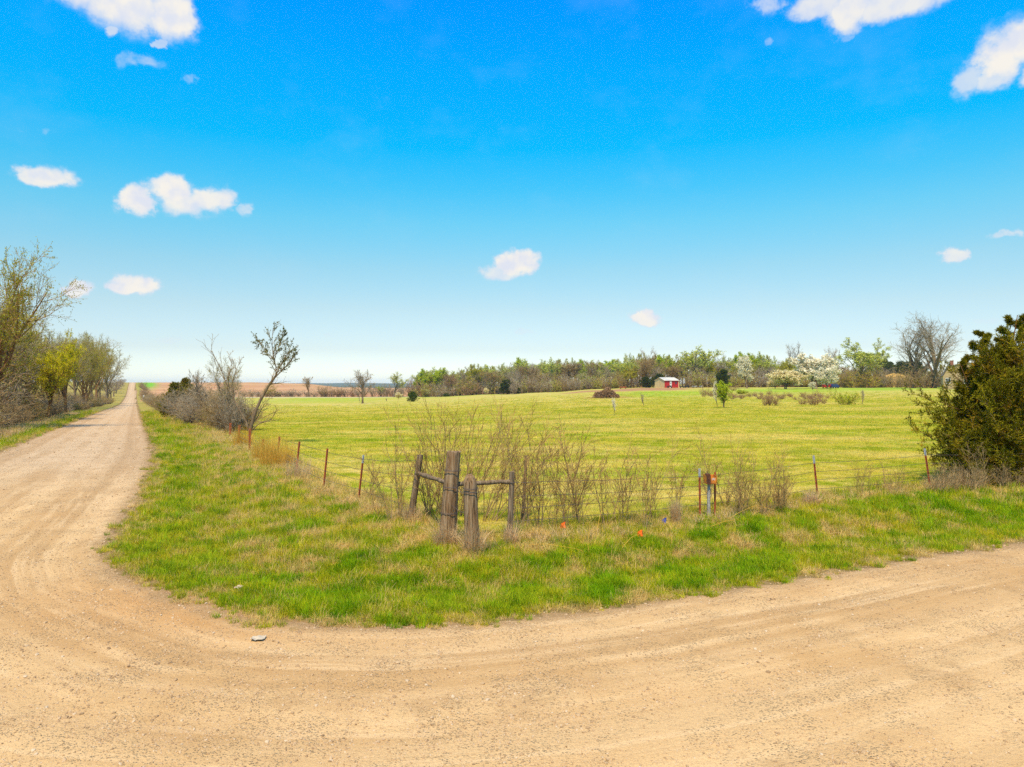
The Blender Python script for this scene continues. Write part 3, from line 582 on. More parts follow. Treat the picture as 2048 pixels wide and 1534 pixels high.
for px, Y, ty, w_, k, nme, lab in [
 (540,428,768,34,'bush3','hedgerow_bush','olive brown bush in the hedgerow right of the leaning roadside tree'),
 (581,428,776,18,'bush1','hedgerow_bush','small round dark bush in the hedgerow left of the thin upright tree'),
 (618,432,753,22,'bare1','bare_tree','thin upright bare tree rising from the hedgerow beyond the lane'),
 (652,428,767,36,'bush0','hedgerow_bush','round brown bush in the hedgerow right of the thin upright tree'),
 (679,428,772,26,'bush2','hedgerow_bush','low red brown bush in the hedgerow next to the lone bare tree'),
 (725,250,739,56,'round0','bare_tree','lone bare tree with a round crown standing in the field'),
 (763,426,771,18,'green3','hedgerow_tree','small pale green tree in the hedgerow right of the lone bare tree'),
 (788,410,744,42,'sparse0','budding_tree','round bare tree with a little green low in its crown beyond the field'),
 (823,428,753,20,'bare0','bare_tree','slim bare tree left of the bright green trees'),
 (847,424,738,34,'green0','green_tree','bright green leafing tree at the left end of the wood'),
 (876,426,736,34,'green0','green_tree','second bright green tree from the left end of the wood'),
 (842,405,762,30,'bare3','bare_tree','reddish bare tree in front of the left bright green tree'),
 (905,404,752,52,'bare3','bare_tree','wide reddish brown tree at the front of the wood'),
 (934,402,757,48,'bush2','brush_thicket','broad reddish brown thicket with a tangle of branches at the field edge'),
 (880,400,768,50,'bush1','brush_thicket','low grey pink thicket under the bright green trees'),
 (958,412,728,44,'green2','green_tree','broad olive leaved tree rising from the reddish thicket'),
 (985,408,740,44,'bare1','bare_tree','brown bare tree with spreading limbs in front of the olive leaved tree'),
 (1045,404,742,40,'bare0','bare_tree','grey bare tree just right of the dark cedar in the wood'),
 (1085,402,746,46,'bare1','bare_tree','crooked brown tree leaning over the field edge'),
 (1120,404,748,40,'bare2','bare_tree','grey bare tree midway along the wood'),
 (1164,402,744,36,'sparse0','budding_tree','thin budding tree above the brush pile'),
 (1256,395,708,36,'green1','green_tree','tall narrow pale green tree with a dark trunk left of the brown tree'),
 (1299,385,697,66,'fan0','bare_tree','big brown tree fanning out above the dark cedar beside the red shed'),
 (1283,372,716,40,'bare1','bare_tree','brown bare tree leaning left behind the dark cedar'),
 (1350,400,722,40,'green2','green_tree','yellow green tree behind the roof of the red shed'),
 (1385,378,693,70,'green3','green_tree','large vase shaped tree with sparse leaves right of the red shed'),
 (1478,390,704,36,'green0','green_tree','green tree behind the narrow white blossoming tree'),
 (1530,395,704,44,'green1','green_tree','pale green tree between the two white blossoming trees'),
 (1583,420,686,36,'bare0','bare_tree','bare tree rising above the wood left of the large blossoming tree'),
 (1582,410,716,24,'green2','green_tree','yellowish tree below the tall bare tree'),
 (1677,400,694,42,'bare0','bare_tree','bare purple grey tree left of the vase shaped green tree'),
 (1715,345,677,90,'green1','green_tree','vase shaped leafing tree with several dark limbs above the brush hedge'),
 (1754,352,677,46,'green1','green_tree','leafing tree leaning right beside the vase shaped tree'),
 (1868,300,626,128,'big0','bare_tree','right one of the two tall bare trees beside the tan house'),
 (1828,305,645,96,'big0','bare_tree','left one of the two tall bare trees beside the tan house'),
 (1855,298,718,80,'bush0','brush_thicket','dense brown thicket round the feet of the two tall bare trees'),
 (1822,300,730,46,'bush0','brush_thicket','brown thicket left of the feet of the two tall bare trees'),
 (1885,296,728,44,'bush1','brush_thicket','brown thicket beside the wall of the tan house'),
 (1770,338,742,46,'bush1','brush_thicket','rounded grey brush mound in the hedge at the far right of the field'),
 (1738,334,740,46,'bush3','brush_thicket','rounded grey green brush mound below the vase shaped tree')]:
    place_px(k, px, Y, ty, w_, nme, lab, 'bush' if 'bush' in nme or 'thicket' in nme else 'tree')
for px, Y, ty, w_, k, nme, lab in [
 (1015,392,760,34,'cedarfar','cedar_tree','dark green cedar at the foot of the wood'),
 (1032,390,772,18,'cedarfar','cedar_tree','small dark cedar right of the larger one at the foot of the wood'),
 (1292,352,754,42,'cedarfar','cedar_tree','dark cedar just left of the red shed'),
 (1318,372,748,24,'cedarfar','cedar_tree','dark cedar partly hidden behind the shed roof'),
 (1397,372,754,22,'cedarfar','cedar_tree','small dark cedar at the foot of the vase shaped tree right of the shed'),
 (1446,320,739,24,'cedarfar','cedar_tree','narrow dark cedar above the bright green sapling'),
 (825,258,783,20,'cedarround','cedar_shrub','round dark green shrub standing alone in the field'),
 (893,398,786,14,'cedarround','cedar_shrub','tiny dark green shrub at the left foot of the wood'),
 (1494,318,712,38,'narrow0','blossoming_tree','tall narrow tree in white blossom'),
 (1572,292,741,56,'blossom1','blossoming_tree','low round tree in cream blossom with a forked dark trunk'),
 (1632,300,709,66,'blossom0','blossoming_tree','largest tree in white blossom'),
 (1655,290,735,34,'blossom0','blossoming_tree','white blossoming tree in front of the red car'),
 (1550,310,758,22,'blossom1','blossoming_tree','small pinkish blossoming shrub left of the cream one'),
 (1625,262,764,15,'narrow0','blossoming_tree','little white blossoming sapling above the weed patch'),
 (797,330,785,11,'blossom1','blossoming_tree','tiny pinkish white blossoming sapling beyond the round shrub'),
 (972,396,776,8,'blossom1','blossoming_tree','pale yellow flowering sapling against the dark foot of the wood')]:
    place_px(k, px, Y, ty, w_, nme, lab, 'shrub' if 'shrub' in nme else 'tree')
row(1768, 1840, 9, 405, 420, ['cedarfar'], (0, 8), 'cedar_tree', 'dark cedar in the evergreen row', 'tree', 'evergreen row behind the brush hedge', (24, 34))
def place_base(key, px, py, ty, wpx, name, label, cat='tree', group=None, rz=None):
    p = gp(px, py); return place(key, p, up_to(p, ty), wpx*p.y/F if wpx else None, name, label, cat, group, rz)
tree_proto('sapgreen', 60, 3, .8, 14, (.3, .6), (5, 4, 3), 'leaf_bright', 5, .10, tw=.006, t0=.2, thick=1.1)
tree_proto('sapwhite', 61, 2.4, .8, 9, (.25, .5), (4, 3, 3), 'blossom_white', 7, .08, tw=.006, t0=.3, thick=1.2)
tree_proto('sapbare', 62, 2.4, .75, 10, (.3, .6), (4, 4, 3), tw=.008, t0=.15, thick=1.1)
bush_proto('greenbush', 63, 2.6, 14, 'twig_tan', 'leaf_bright', 5, .09, tw=.010, lean=.95, sub=(7, 5), arch=.02)
place_base('sapgreen', 1447, 816, 762, 27, 'green_sapling', 'bright yellow green sapling with a short trunk in the field')
place_base('sapwhite', 1434, 816, 762, 14, 'blossoming_sapling', 'thin white blossoming sapling just left of the bright green sapling')
place_base('sapwhite', 1230, 831, 795, 10, 'blossoming_sapling', 'thin white blossoming sapling below the brush pile')
place_base('sapbare', 1288, 814, 786, 13, 'bare_sapling', 'small bare sapling in the field below the red shed')
place_base('sapbare', 1724, 809, 778, 13, 'bare_sapling', 'thin bare sapling right of the round green bush')
place_base('sapbare', 720, 807, 792, 5, 'bare_sapling', 'short thin sapling just left of the lone bare tree')
place_base('sapbare', 774, 803, 796, 7, 'bare_sapling', 'tiny bare sapling between the lone tree and the round shrub')
place_base('greenbush', 1693, 810, 775, 54, 'green_bush', 'round bright green bush on spreading pale stems', 'bush')
place_base('bushgreen', 1483, 788, 779, 22, 'green_bush', 'low green bush right of the bright green sapling', 'bush')
place_base('bush0', 1467, 782, 768, 22, 'brush_thicket', 'tangled dark bush right of the bright green sapling', 'bush')
for px, py, ty, w_ in [(1420,792,772,22),(1408,794,770,16),(1541,812,777,26),(1553,812,781,20),(1530,812,786,18),(1605,810,786,26),(1630,811,776,26),(1622,811,783,18),(1648,808,788,18)]:
    place_base('bush2', px, py, ty, w_, 'weed_clump', 'tall reddish brown weed clump in the patch before the blossoming trees', 'plant', 'weed clumps before the blossoming trees')
for k in range(46):
    px = 1415+240*rw.random(); py = rw.uniform(790, 800)
    place_base('bush2' if k % 3 else 'bush0', px, py, py-rw.uniform(7, 12), rw.uniform(10, 16), 'weed_clump', 'low brown weeds in the strip below the blossoming trees', 'plant', 'low weeds below the blossoming trees')

# --- left side of the road: big trees over brush
tree_proto('near0', 70, 14, .42, 8, (.35, .85), (8, 7, 6), 'leaf_olive', 4, .09, tw=.008, bark='bark_brown', twig='twig_tan', t0=.3)
tree_proto('near1', 71, 12, .45, 8, (.35, .8), (8, 7, 5), 'leaf_olive', 2, .08, tw=.009, bark='bark_grey', twig='twig_grey')
tree_proto('near2', 72, 10, .45, 8, (.4, .85), (7, 7, 6), 'leaf_yellow', 8, .10, tw=.008, bark='bark_brown', twig='twig_tan')
tree_proto('near3', 73, 11, .45, 8, (.4, .9), (7, 7, 6), 'leaf_olive', 3, .09, tw=.009, bark='bark_brown', twig='twig_brown', multi=2)
bush_proto('thick0', 74, 4, 34, 'twig_brown', tw=.009, lean=.6, sub=(9, 8), arch=-.03); bush_proto('thick1', 75, 4, 34, 'twig_grey', tw=.009, lean=.6, sub=(9, 8), arch=-.03)
bush_proto('thick2', 76, 4, 30, 'twig_tan', 'leaf_olive', 2, .07, tw=.009, lean=.6, sub=(8, 8), arch=-.03)
bush_proto('thick3', 77, 4, 30, 'twig_brown', 'leaf_olive', 1, .07, tw=.009, lean=.6, sub=(8, 8), arch=-.03)
def left(Y, off): x = TR*Y-3.2-4.0-off; return Vector((x, Y, h1(x, Y)))
def right(Y, off): x = TR*Y+.8+off; return Vector((x, Y, h1(x, Y)))
GL = 'brush along the left side of the road'
Yb = 40.0; k = 0; lb = {0: [], 1: [], 2: []}
YL = [(44,'at the picture edge'),(56,'under the tall olive tree'),(71,'left of the yellow tree'),(88,'round the bright yellow tree'),(104,'below the broad olive tree'),(122,'under the low olive tree'),(150,'midway down the road'),(185,'below the midway bare tree'),(230,'by the third last tree'),(300,'near the row end'),(370,'where the road narrows')]
while Yb < 400:
    for ri, (off, hh) in enumerate(((5.6, 2.6), (8.4, 4.0), (11.5, 5.2))):
        if ri == 0 and Yb > 90 and rw.random() < .5: continue
        p = left(Yb+rw.uniform(-1, 1), off+rw.uniform(-.5, .7)+max(0, Yb-80)*.0); h_ = hh*rw.uniform(.7, 1.2)*(1.1 if Yb < 84 else .85)
        lb[ri].append((place(rw.choice(['thick0', 'thick1', 'thick3', 'thick2']), p, h_, h_*1.25+.8, 'roadside_brush', 'tangled brown brush at the left edge of the gravel road', 'bush', GL), min(YL, key=lambda q: abs(q[0]-Yb))[1]))
    Yb += 3.2+Yb*.02; k += 1
for ri, b_ in enumerate(('low brush in the front row left of the road', 'brown brush in the middle row left of the road', 'tall brush in the back row left of the road')): relabel(lb[ri], b_, ('nearest', 'middle', 'farthest'))
LT = [ # distance, offset, top py, width m, kind, label
 (65,6.0,500,9.8,'near0','tall tree with olive spring leaves at the left edge of the picture'),
 (77,8.0,590,11,'near3','dense olive tree with dark limbs beside the tall one at the left edge'),
 (84,9.5,612,11,'near1','tall bare limbed tree behind the trees at the left edge'),
 (78,13,640,11,'near3','olive leaved tree behind the yellow flowering tree'),
 (96,14,665,12,'near0','wide olive leaved tree set back from the left side of the road'),
 (58,10.5,560,12,'near1','bare limbed tree cut by the left edge of the picture'),
 (90,4.0,692,5.2,'near2','bright yellow flowering tree in the brush left of the road'),
 (118,4.4,750,4.2,'near2','smaller yellow flowering tree behind the bright yellow one'),
 (84,11,668,10,'near1','grey bare tree behind the yellow flowering tree'),
 (92,8.5,658,12,'near1','broad bare tree with dark limbs left of the road'),
 (104,8.5,664,11,'near3','broad olive leaved tree with dark trunks left of the road'),
 (118,6.5,712,9,'near3','low olive leaved tree close to the left edge of the road'),
 (132,9,700,9,'near1','bare topped tree behind the low olive leaved tree'),
 (150,7,722,10,'near3','olive tree midway down the left side of the road'),
 (172,7.5,706,9,'near1','bare tree midway down the left side of the road'),
 (200,7,730,10,'near3','olive tree near the narrow part of the road'),
 (236,7.5,731,11,'near1','bare tree third from the far end of the roadside row'),
 (280,7,732,14,'near1','bare tree second from the far end of the roadside row'),
 (330,6,741,16,'near1','bare tree with branches reaching over the far end of the road')]
LPX, LPY = [0, 60, 110, 150, 195, 215, 240, 262, 280], [605, 640, 668, 660, 668, 700, 728, 732, 745]
for Y, off, k, lab in [(98,8,'near3','olive tree with several trunks just beyond the yellow tree'),(112,10,'near1','grey bare tree set back beyond the yellow tree'),(142,8,'near3','olive tree with drooping limbs before the midway trees'),(160,9,'near1','spreading bare tree among the midway olive trees'),(186,6.5,'near3','yellow green tree leaning towards the road midway'),(215,7,'near3','olive tree fourth from the far end of the roadside row'),(258,7,'near0','thin leaved tree between the last bare trees')]:
    LT.append((Y, off, 0, 0, k, lab))
for Y, off, ty, wd_, k, lab in LT:
    if Y > 95 or not ty:
        px_ = CX-F*(.5386+(7.2+off)/Y); ty = float(np.interp(px_, LPX, LPY))+rw.uniform(-3, 12); wd_ = max(wd_, 74*Y/F)
    p = left(Y, off); place(k, p, up_to(p, ty), wd_, 'roadside_tree', lab, 'tree')
for Y in (420, 470, 530, 600, 680, 780): 
    p = left(Y, 9); place('bare0', p, max(4, min(up_to(p, 757), 13)), 14, 'roadside_tree', 'small distant tree where the road climbs to the horizon', 'tree', 'distant trees where the road climbs')
# --- right side of the road: hedge on the fence line
GR = 'brush along the right side of the road'
rbs = []; YR = [(66,'behind the leaning tree'),(80,'behind the roadside cedar'),(96,'just beyond the roadside cedar'),(115,'second stretch beyond the cedar'),(140,'third stretch beyond the cedar'),(200,'where the road dips'),(280,'in the bottom of the dip'),(370,'where the road starts to climb')]
for Y in list(np.arange(60, 150, 4.2))+list(np.arange(155, 420, 11)):
    hh = rw.uniform(3.0, 4.4)*(1 if Y > 75 else .8); p = right(Y, rw.uniform(5.8, 8.5)); rbs.append((place(rw.choice(['thick0', 'thick1', 'thick3']), p, hh, hh*1.5, 'hedge_brush', 'tangled brown brush', 'bush', GR), min(YR, key=lambda q: abs(q[0]-Y))[1]))
relabel(rbs, 'tangled brown brush on the right of the road', ('nearest', 'middle', 'farthest'))
for Y in np.arange(430, 800, 26): p = right(Y, rw.uniform(6, 9)); place('bush0', p, rw.uniform(3.5, 5), 8, 'hedge_brush', 'distant brush on the right side of the climbing road', 'bush', 'distant brush on the right of the road')
for px, py, ty, w_, k, nme, lab, cat in [
 (352,834,765,46,'cedarmid','cedar_tree','dark cedar between the road and the brown brush','tree'),
 (372,826,756,34,'cedarmid','cedar_tree','taller dark cedar behind the roadside cedar','tree'),
 (340,836,796,32,'cedarmid','cedar_tree','small dark cedar nearest the right edge of the road','tree'),
 (395,842,782,52,'thick0','roadside_brush','rounded brown bush right of the roadside cedar','bush'),
 (430,852,772,70,'thick0','roadside_brush','broad brown bush left of the leaning tree','bush'),
 (380,850,800,46,'thick1','roadside_brush','low grey brown bush before the roadside cedar','bush'),
 (463,868,768,62,'thick1','roadside_brush','brown bush at the foot of the leaning tree','bush'),
 (445,862,800,50,'thick0','roadside_brush','lower brown bush before the broad one','bush'),
 (490,862,790,50,'thick1','roadside_brush','thin twiggy bush right of the leaning tree','bush'),
 (415,846,740,50,'sapbare','bare_tree','slim bare tree rising from the roadside brush','tree'),
 (455,864,715,74,'near1','bare_tree','bare crooked tree left of the leaning tree','tree'),
 (389,815,738,18,'bare0','bare_tree','small distant bare tree above the roadside brush','tree')]:
    place_base(k, px, py, ty, w_, nme, lab, cat)

# --- the leaning tree by the left fence, drawn limb by limb
def limbs_tree(name, label, base_px, limbs, r0, rng, twig_m, leafm=None, leaf_on=(), nl=5, ls=.07, depth=0.0):
    p0 = gp(*base_px); e = empty(name, p0); tb = MB(); cb = MB(); s_ = p0.y/F
    for li, (pts, ra, rb, yo) in enumerate(limbs):
        pts = np.array([[(x-base_px[0])*s_, yo*k_/(max(len(pts)-1, 1)), (base_px[1]-y)*s_] for k_, (x, y) in enumerate(pts)], float)
        # resample smoothly
        t = np.linspace(0, len(pts)-1, 14); P = np.stack([np.interp(t, range(len(pts)), pts[:, c]) for c in range(3)], 1)
        P[1:-1] = (P[:-2]+2*P[1:-1]+P[2:])/4; P += rng.normal(0, .012, P.shape)
        R = np.linspace(ra, rb, 14); tb.tubes(P, R, 8)
        n = (13 if li in leaf_on else 9) if li else 5
        P1, R1 = grow(rng, P[None], R[None], n, .12 if li in leaf_on else .25 if li else .5, 1., .35, .8, .25 if li in leaf_on else .18, .48 if li in leaf_on else .34, 6, .06, .12, .5, .3)
        P2, R2 = grow(rng, P1, R1, 5, .15, 1., .4, .9, .35, .6, 4, .04, .14, .6, .3)
        cb.tubes(P1, np.maximum(R1, .010), 4); cb.tubes(P2, np.maximum(R2, .007), 3)
        if leafm and li in leaf_on:
            C = np.concatenate([along(rng, P2, nl, .0), along(rng, P1, nl*2, .1)]); C += rng.normal(0, .03, C.shape); cb.leaves(rng, C, ls, m=1, aspect=.65)
    obj('trunk', tb.mesh('leaning_trunk', MATS['bark_grey'], True), e); obj('crown', cb.mesh('leaning_crown', [MATS[twig_m]]+([MATS[leafm]] if leafm else [])), e)
    return tag(e, label, 'tree')
rng0 = np.random.default_rng(7)
limbs_tree('leaning_tree', 'slender leaning tree with small grey green leaves by the left fence', (497, 889), [
  ([(497,892),(499,868),(508,830),(528,785),(542,765),(551,752)], .125, .065, 0),
  ([(551,754),(552,740),(546,715),(541,690),(543,655)], .05, .010, .3),
  ([(551,752),(562,730),(574,712),(583,695)], .045, .010, -.2),
  ([(551,754),(568,738),(585,722),(596,708)], .045, .010, -.5),
  ([(547,725),(536,712),(528,700),(520,684),(510,688)], .022, .006, .3),
  ([(546,715),(556,700),(562,682),(570,668)], .026, .006, 0),
  ([(500,868),(490,838),(468,800),(452,762),(440,728),(424,702)], .065, .012, -.2),
  ([(468,800),(462,770),(470,742),(478,720)], .03, .008, .2),
  ([(501,862),(520,846),(545,838),(556,818)], .04, .010, -.2),
  ([(499,858),(512,835),(524,810),(530,800)], .03, .008, .5),
  ([(452,762),(460,745),(462,728),(455,705)], .02, .006, .2)], .12, rng0, 'twig_brown', 'leaf_dark', (1, 2, 3, 4, 5), 6, .08)

# --- the big cedar at the right edge: several leaders, sweeping boughs, rust-brown patches
def big_cedar():
    rng = np.random.default_rng(19); base = gp(1990, 978); base.y += 2.0; base.x = (1995-CX)*base.y/F; base.z = h1(base.x, base.y)
    e = empty('cedar_tree', base); tb = MB(); cb = MB(); Y = base.y; s_ = Y/F
    def W(px, py, dy=0): return np.array([(px-1995)*s_, dy, (CY-py)*s_+HC-base.z])
    leaders = [ (W(2035,630), .09), (W(1905,725, -.4), .05), (W(2120,600, .3), .10), (W(1975,700, -.9), .06), (W(2200,720, .2), .07), (W(1985,660,.5), .05)]
    Pb = []; Rb = []
    for tip, r in leaders:
        b = np.array([rng.normal(0, .12)+.5*(tip[0] > .7), rng.normal(0, .1), -.1]); t = np.linspace(0, 1, 10)[:, None]
        P = b*(1-t)+tip*t; P[:, 0] += np.sin(t[:, 0]*3.14)*(-.15*np.sign(tip[0]))*1.2; P[1:-1] += rng.normal(0, .03, (8, 3)); R = np.linspace(r, .012, 10)
        tb.tubes(P, R, 8); Pb.append(P); Rb.append(R)
    Pb = np.array(Pb); Rb = np.array(Rb)
    # boughs: longest low down
    P1, R1 = grow(rng, Pb, Rb, 34, .04, .97, .85, 1.35, .36, .60, 9, .055, .10, .40, .86, absl=np.full((6, 1), 4.6))
    # named low boughs that reach left into the field, drawn from their tips
    extra = []
    for px, py, dy in [(1812,852,-.3),(1836,790,-.2),(1832,908,-.9),(1850,832,-1.2),(1872,775,-.5),(1890,742,-.2),(1846,925,-1.3),(1860,880,-1.7),(1868,820,.6),(1900,950,-1.9),(1930,900,-2.2),(1960,840,-2.2),(1990,780,-1.9),(2010,900,-2.4),(2030,830,-2.2),(1940,720,-.7),(1925,780,-1.6),(1880,855,-1.9),(2050,950,-2.4),(1985,945,-2.4),(2060,760,-1.9)]:
        tip = W(px, py, dy); hb = max(.25, tip[2]-.9-rng.random()*.5); b = np.array([rng.normal(0, .1)+max(0, (px-1995)*s_*.8), 0, hb*.85]); t = np.linspace(0, 1, 9)[:, None]
        P = b*(1-t)+tip*t; P[:, 2] -= np.sin(t[:, 0]*3.14)*.16; P[1:-1] += rng.normal(0, .03, (7, 3)); extra.append(P)
    EY, EX = [600, 640, 690, 717, 760, 785, 800, 850, 890, 965], [2030, 2004, 1935, 1903, 1906, 1886, 1850, 1835, 1840, 1880]
    tips = np.stack([1995+P1[:, -1, 0]/s_, CY-(P1[:, -1, 2]+base.z-HC)/s_], 1); ok = tips[:, 0] > np.interp(tips[:, 1], EY, EX)-4; P1 = P1[ok]; R1 = R1[ok]
    for k_ in range(85):
        py = rng.uniform(660, 965); edge_ = np.interp(py, EY, EX); px = edge_+abs(rng.normal(0, 55))+8; dy = -rng.uniform(.2, 2.3)
        tip = W(px, py, dy); hb = max(.2, tip[2]*rng.uniform(.55, .85)-.3); b = np.array([rng.normal(0, .12)+.25, 0, hb]); t = np.linspace(0, 1, 9)[:, None]
        P = b*(1-t)+tip*t; P[:, 2] -= np.sin(t[:, 0]*3.14)*.12; P[1:-1] += rng.normal(0, .03, (7, 3)); extra.append(P)
    E = np.array(extra); ER = np.repeat(np.linspace(.03, .007, 9)[None], len(E), 0)
    P1 = np.concatenate([P1, E]); R1 = np.concatenate([R1, ER]); tb.tubes(P1, R1, 5)
    P2, R2 = grow(rng, P1, R1, 15, .15, 1., .35, .85, .22, .40, 5, .045, .13, .5, .55)
    P3, R3 = grow(rng, P2, R2, 7, .08, 1., .3, .85, .38, .62, 4, .04, .13, .6, .3)
    cb.tubes(P2, np.maximum(R2, .005), 3)
    per = 9; C = along(rng, P3, per, .0); dirs = np.repeat(P3[:, -1]-P3[:, 0], per, 0); dirs /= np.linalg.norm(dirs, axis=1, keepdims=True)+1e-9
    dirs += rng.normal(0, .5, dirs.shape); dirs[:, 2] += .25; dirs /= np.linalg.norm(dirs, axis=1, keepdims=True)
    tn = np.repeat(np.clip(np.repeat(rng.random(len(P2)), 7)*.7+rng.random(len(P3))*.3, 0, 1), per)
    for q_ in range(2):
        s2 = np.cross(dirs, rng.normal(size=C.shape)); s2 /= np.linalg.norm(s2, axis=1, keepdims=True)+1e-9
        ln = .082*rng.uniform(.5, 1.4, len(C))[:, None]; dd = dirs+rng.normal(0, .35, dirs.shape)
        V = np.stack([C, C+dd*ln*.5+s2*ln*.13, C+dd*ln, C+dd*ln*.5-s2*ln*.13], 1); cb.add(V.reshape(-1, 3), np.arange(len(C)*4).reshape(-1, 4), m=1, tint=np.repeat(tn, 4))
    obj('trunk', tb.mesh('big_cedar_trunk', MATS['bark_brown'], True), e); obj('crown', cb.mesh('big_cedar_crown', [MATS['twig_brown'], MATS['cedar_green']]), e)
    tag(e, 'large dark cedar with rust brown patches at the right edge of the picture', 'tree')
    print('cedar quads', len(C)*2)
big_cedar()
# ------------------------------------------------------------------ plain materials for made things
def flatmat(name, c, rough=.6, metal=0.0, var=.25, sc_=6.0, c2=None, bump=.1):
    m, t = mat(name); v = ocoord(t); n = t.noise(v, sc_, 5, .65)
    b = t.mix(t.ss(n, .35, .7), c, c2 or tuple(x*(1-var) for x in c[:3])+(1,)); finish(t, b, rough, n, bump, .01, metal, .3); return m
flatmat('cream_metal', (.76, .53, .26, 1), .55, 0, .12, .8); flatmat('red_metal', (.42, .018, .02, 1), .5, 0, .2, .8); flatmat('roof_metal', (.58, .53, .42, 1), .5, .0, .1, .6)
flatmat('roof_grey', (.48, .47, .45, 1), .5, .1, .1, .6); flatmat('white_paint', (.75, .73, .68, 1), .6, 0, .15); flatmat('dark_rubber', (.02, .02, .02, 1), .9); flatmat('dark_machine', (.03, .028, .03, 1), .7)
flatmat('tan_siding', (.42, .30, .15, 1), .8, 0, .1, 1.2); flatmat('brown_shingle', (.20, .15, .11, 1), .9, 0, .3, 3); flatmat('brick_red', (.30, .12, .07, 1), .9, 0, .3, 3)
flatmat('window_glass', (.05, .06, .08, 1), .15, 0, .2); flatmat('car_red', (.45, .02, .02, 1), .3, .1, .1); flatmat('car_blue', (.03, .05, .14, 1), .3, .1, .1)
flatmat('rust_post', (.42, .10, .03, 1), .85, 0, .3, 14, (.20, .06, .025, 1), .3); flatmat('silver_paint', (.40, .41, .42, 1), .6, 0, .2, 20, (.26, .27, .29, 1)); flatmat('wire_metal', (.13, .10, .085, 1), .6, .3, .3, 30)
flatmat('rust_box', (.72, .24, .02, 1), .75, 0, .2, 9, (.34, .10, .02, 1), .3); flatmat('rust_dark', (.14, .05, .02, 1), .85, 0, .3, 9, (.05, .02, .015, 1)); flatmat('grey_weathered', (.38, .35, .31, 1), .9, 0, .3, 20, (.20, .17, .14, 1))
flatmat('flag_orange', (.95, .16, .01, 1), .7, 0, .1); flatmat('flag_blue', (.02, .07, .45, 1), .7, 0, .1); flatmat('paper_grey', (.52, .42, .29, 1), .8, 0, .2, 20); flatmat('paper_pink', (.70, .32, .26, 1), .8, 0, .2, 20, (.75, .70, .62, 1))
flatmat('concrete', (.42, .38, .33, 1), .9, 0, .3, 9)
def woodmat(name, c1, c2, c3):
    m, t = mat(name); v = ocoord(t); g = t.noise(t.scale(v, (1, 1, .07)), 26.0, 5, .7, .3); g2 = t.noise(t.scale(v, (1, 1, .12)), 9.0, 4, .6)
    c = t.mix(t.ss(g, .36, .66), c1, c2); c = t.mix(t.math('MULTIPLY', t.ss(g2, .45, .62), .6), c, c3)
    crack = t.ss(t.noise(t.scale(v, (1, 1, .04)), 42.0, 3, .5), .58, .66); c = t.mix(t.math('MULTIPLY', crack, .75), c, (.04, .025, .015, 1))
    finish(t, c, .95, t.math('SUBTRACT', g, t.math('MULTIPLY', crack, .8)), .8, .015, spec=.1)
woodmat('old_wood', (.20, .115, .055, 1), (.34, .24, .145, 1), (.17, .08, .03, 1)); woodmat('grey_wood', (.16, .105, .06, 1), (.30, .22, .14, 1), (.12, .07, .035, 1))

# ------------------------------------------------------------------ corner of the fence: old round posts, rails, steel posts, wire
def round_post(name, label, base_px, top_px, w_px, matn, taper=.9, pointed=0.0, seed=1, bands=()):
    p = gp(*base_px); s_ = p.y/F; rng = np.random.default_rng(seed); r = w_px*s_/2
    top = np.array([(top_px[0]-base_px[0])*s_, 0, (base_px[1]-top_px[1])*s_]); n = 30; K = 40; t = np.linspace(-.06, 1, K)
    a = np.arange(n)*2*math.pi/n; V = []
    ph = rng.uniform(0, 6.28, 5)
    for k in range(K):
        tt = t[k]; rr = r*(1.10-(1.10-taper)*min(1, tt*1.2)); rr = rr*(1+.12*math.exp(-max(tt, 0)*9))
        if pointed and tt > 1-pointed: q = (tt-(1-pointed))/pointed; rr *= math.sqrt(max(1-q**2*.93, .02))
        lump = 1+.045*np.sin(2*a+ph[0]+tt*1.5)+.035*np.sin(3*a+ph[1]-tt*2)+.03*np.sin(7*a+ph[2]+.6*np.sin(tt*5))+.022*np.sin(13*a+ph[3]+.5*np.sin(tt*7))+rng.normal(0, .008, n)
        for b_ in bands:
            lump = lump*(1-.05*math.exp(-((tt-b_)/.008)**2))
        V.append(np.stack([np.cos(a)*rr*lump+top[0]*tt, np.sin(a)*rr*lump, np.full(n, top[2]*tt)+(rng.normal(0, .012*(1 if not pointed else .3), n) if k == K-1 else 0)], 1))
    V = np.concatenate(V); Q = [[k*n+j, k*n+(j+1) % n, (k+1)*n+(j+1) % n, (k+1)*n+j] for k in range(K-1) for j in range(n)]
    b = MB(); b.add(V, Q); c = np.array([[top[0], 0, top[2]-.012]]); b.add(np.vstack([V[-n:], c]), None, [[j, (j+1) % n, n] for j in range(n)])
    e = empty(name, p); obj('shaft', b.mesh(name, MATS[matn], True), e)
    for bd in bands:
        q = MB(); aa = np.linspace(0, 2*math.pi, 22)
        for dz in (-.014, 0, .013):
            rr = r*1.12; P = np.stack([np.cos(aa)*rr+top[0]*bd, np.sin(aa)*rr, np.full(22, top[2]*bd+dz)+np.sin(aa*2+dz*90)*.006], 1); q.tubes(P, np.full(22, .0035), 4)
        obj('wire_wrap', q.mesh('wire_wrap', MATS['wire_metal']), e)
    return tag(e, label, 'fence post'), p
big, pbig = round_post('corner_post', 'thickest and tallest grey wooden corner post with a flat top', (893,1088), (908,903), 30, 'old_wood', .88, seed=3, bands=(.62, .80, .34))
rp, prp = round_post('wooden_post', 'shorter thick wooden post with a rounded top right of the tallest one', (946,1108), (940,948), 28, 'old_wood', .92, .16, seed=5, bands=(.82, .78))
lp, plp = round_post('wooden_post', 'thin dark wooden post leaning right left of the corner post', (821,1042), (841,910), 13, 'grey_wood', .95, seed=7, bands=(.72,))
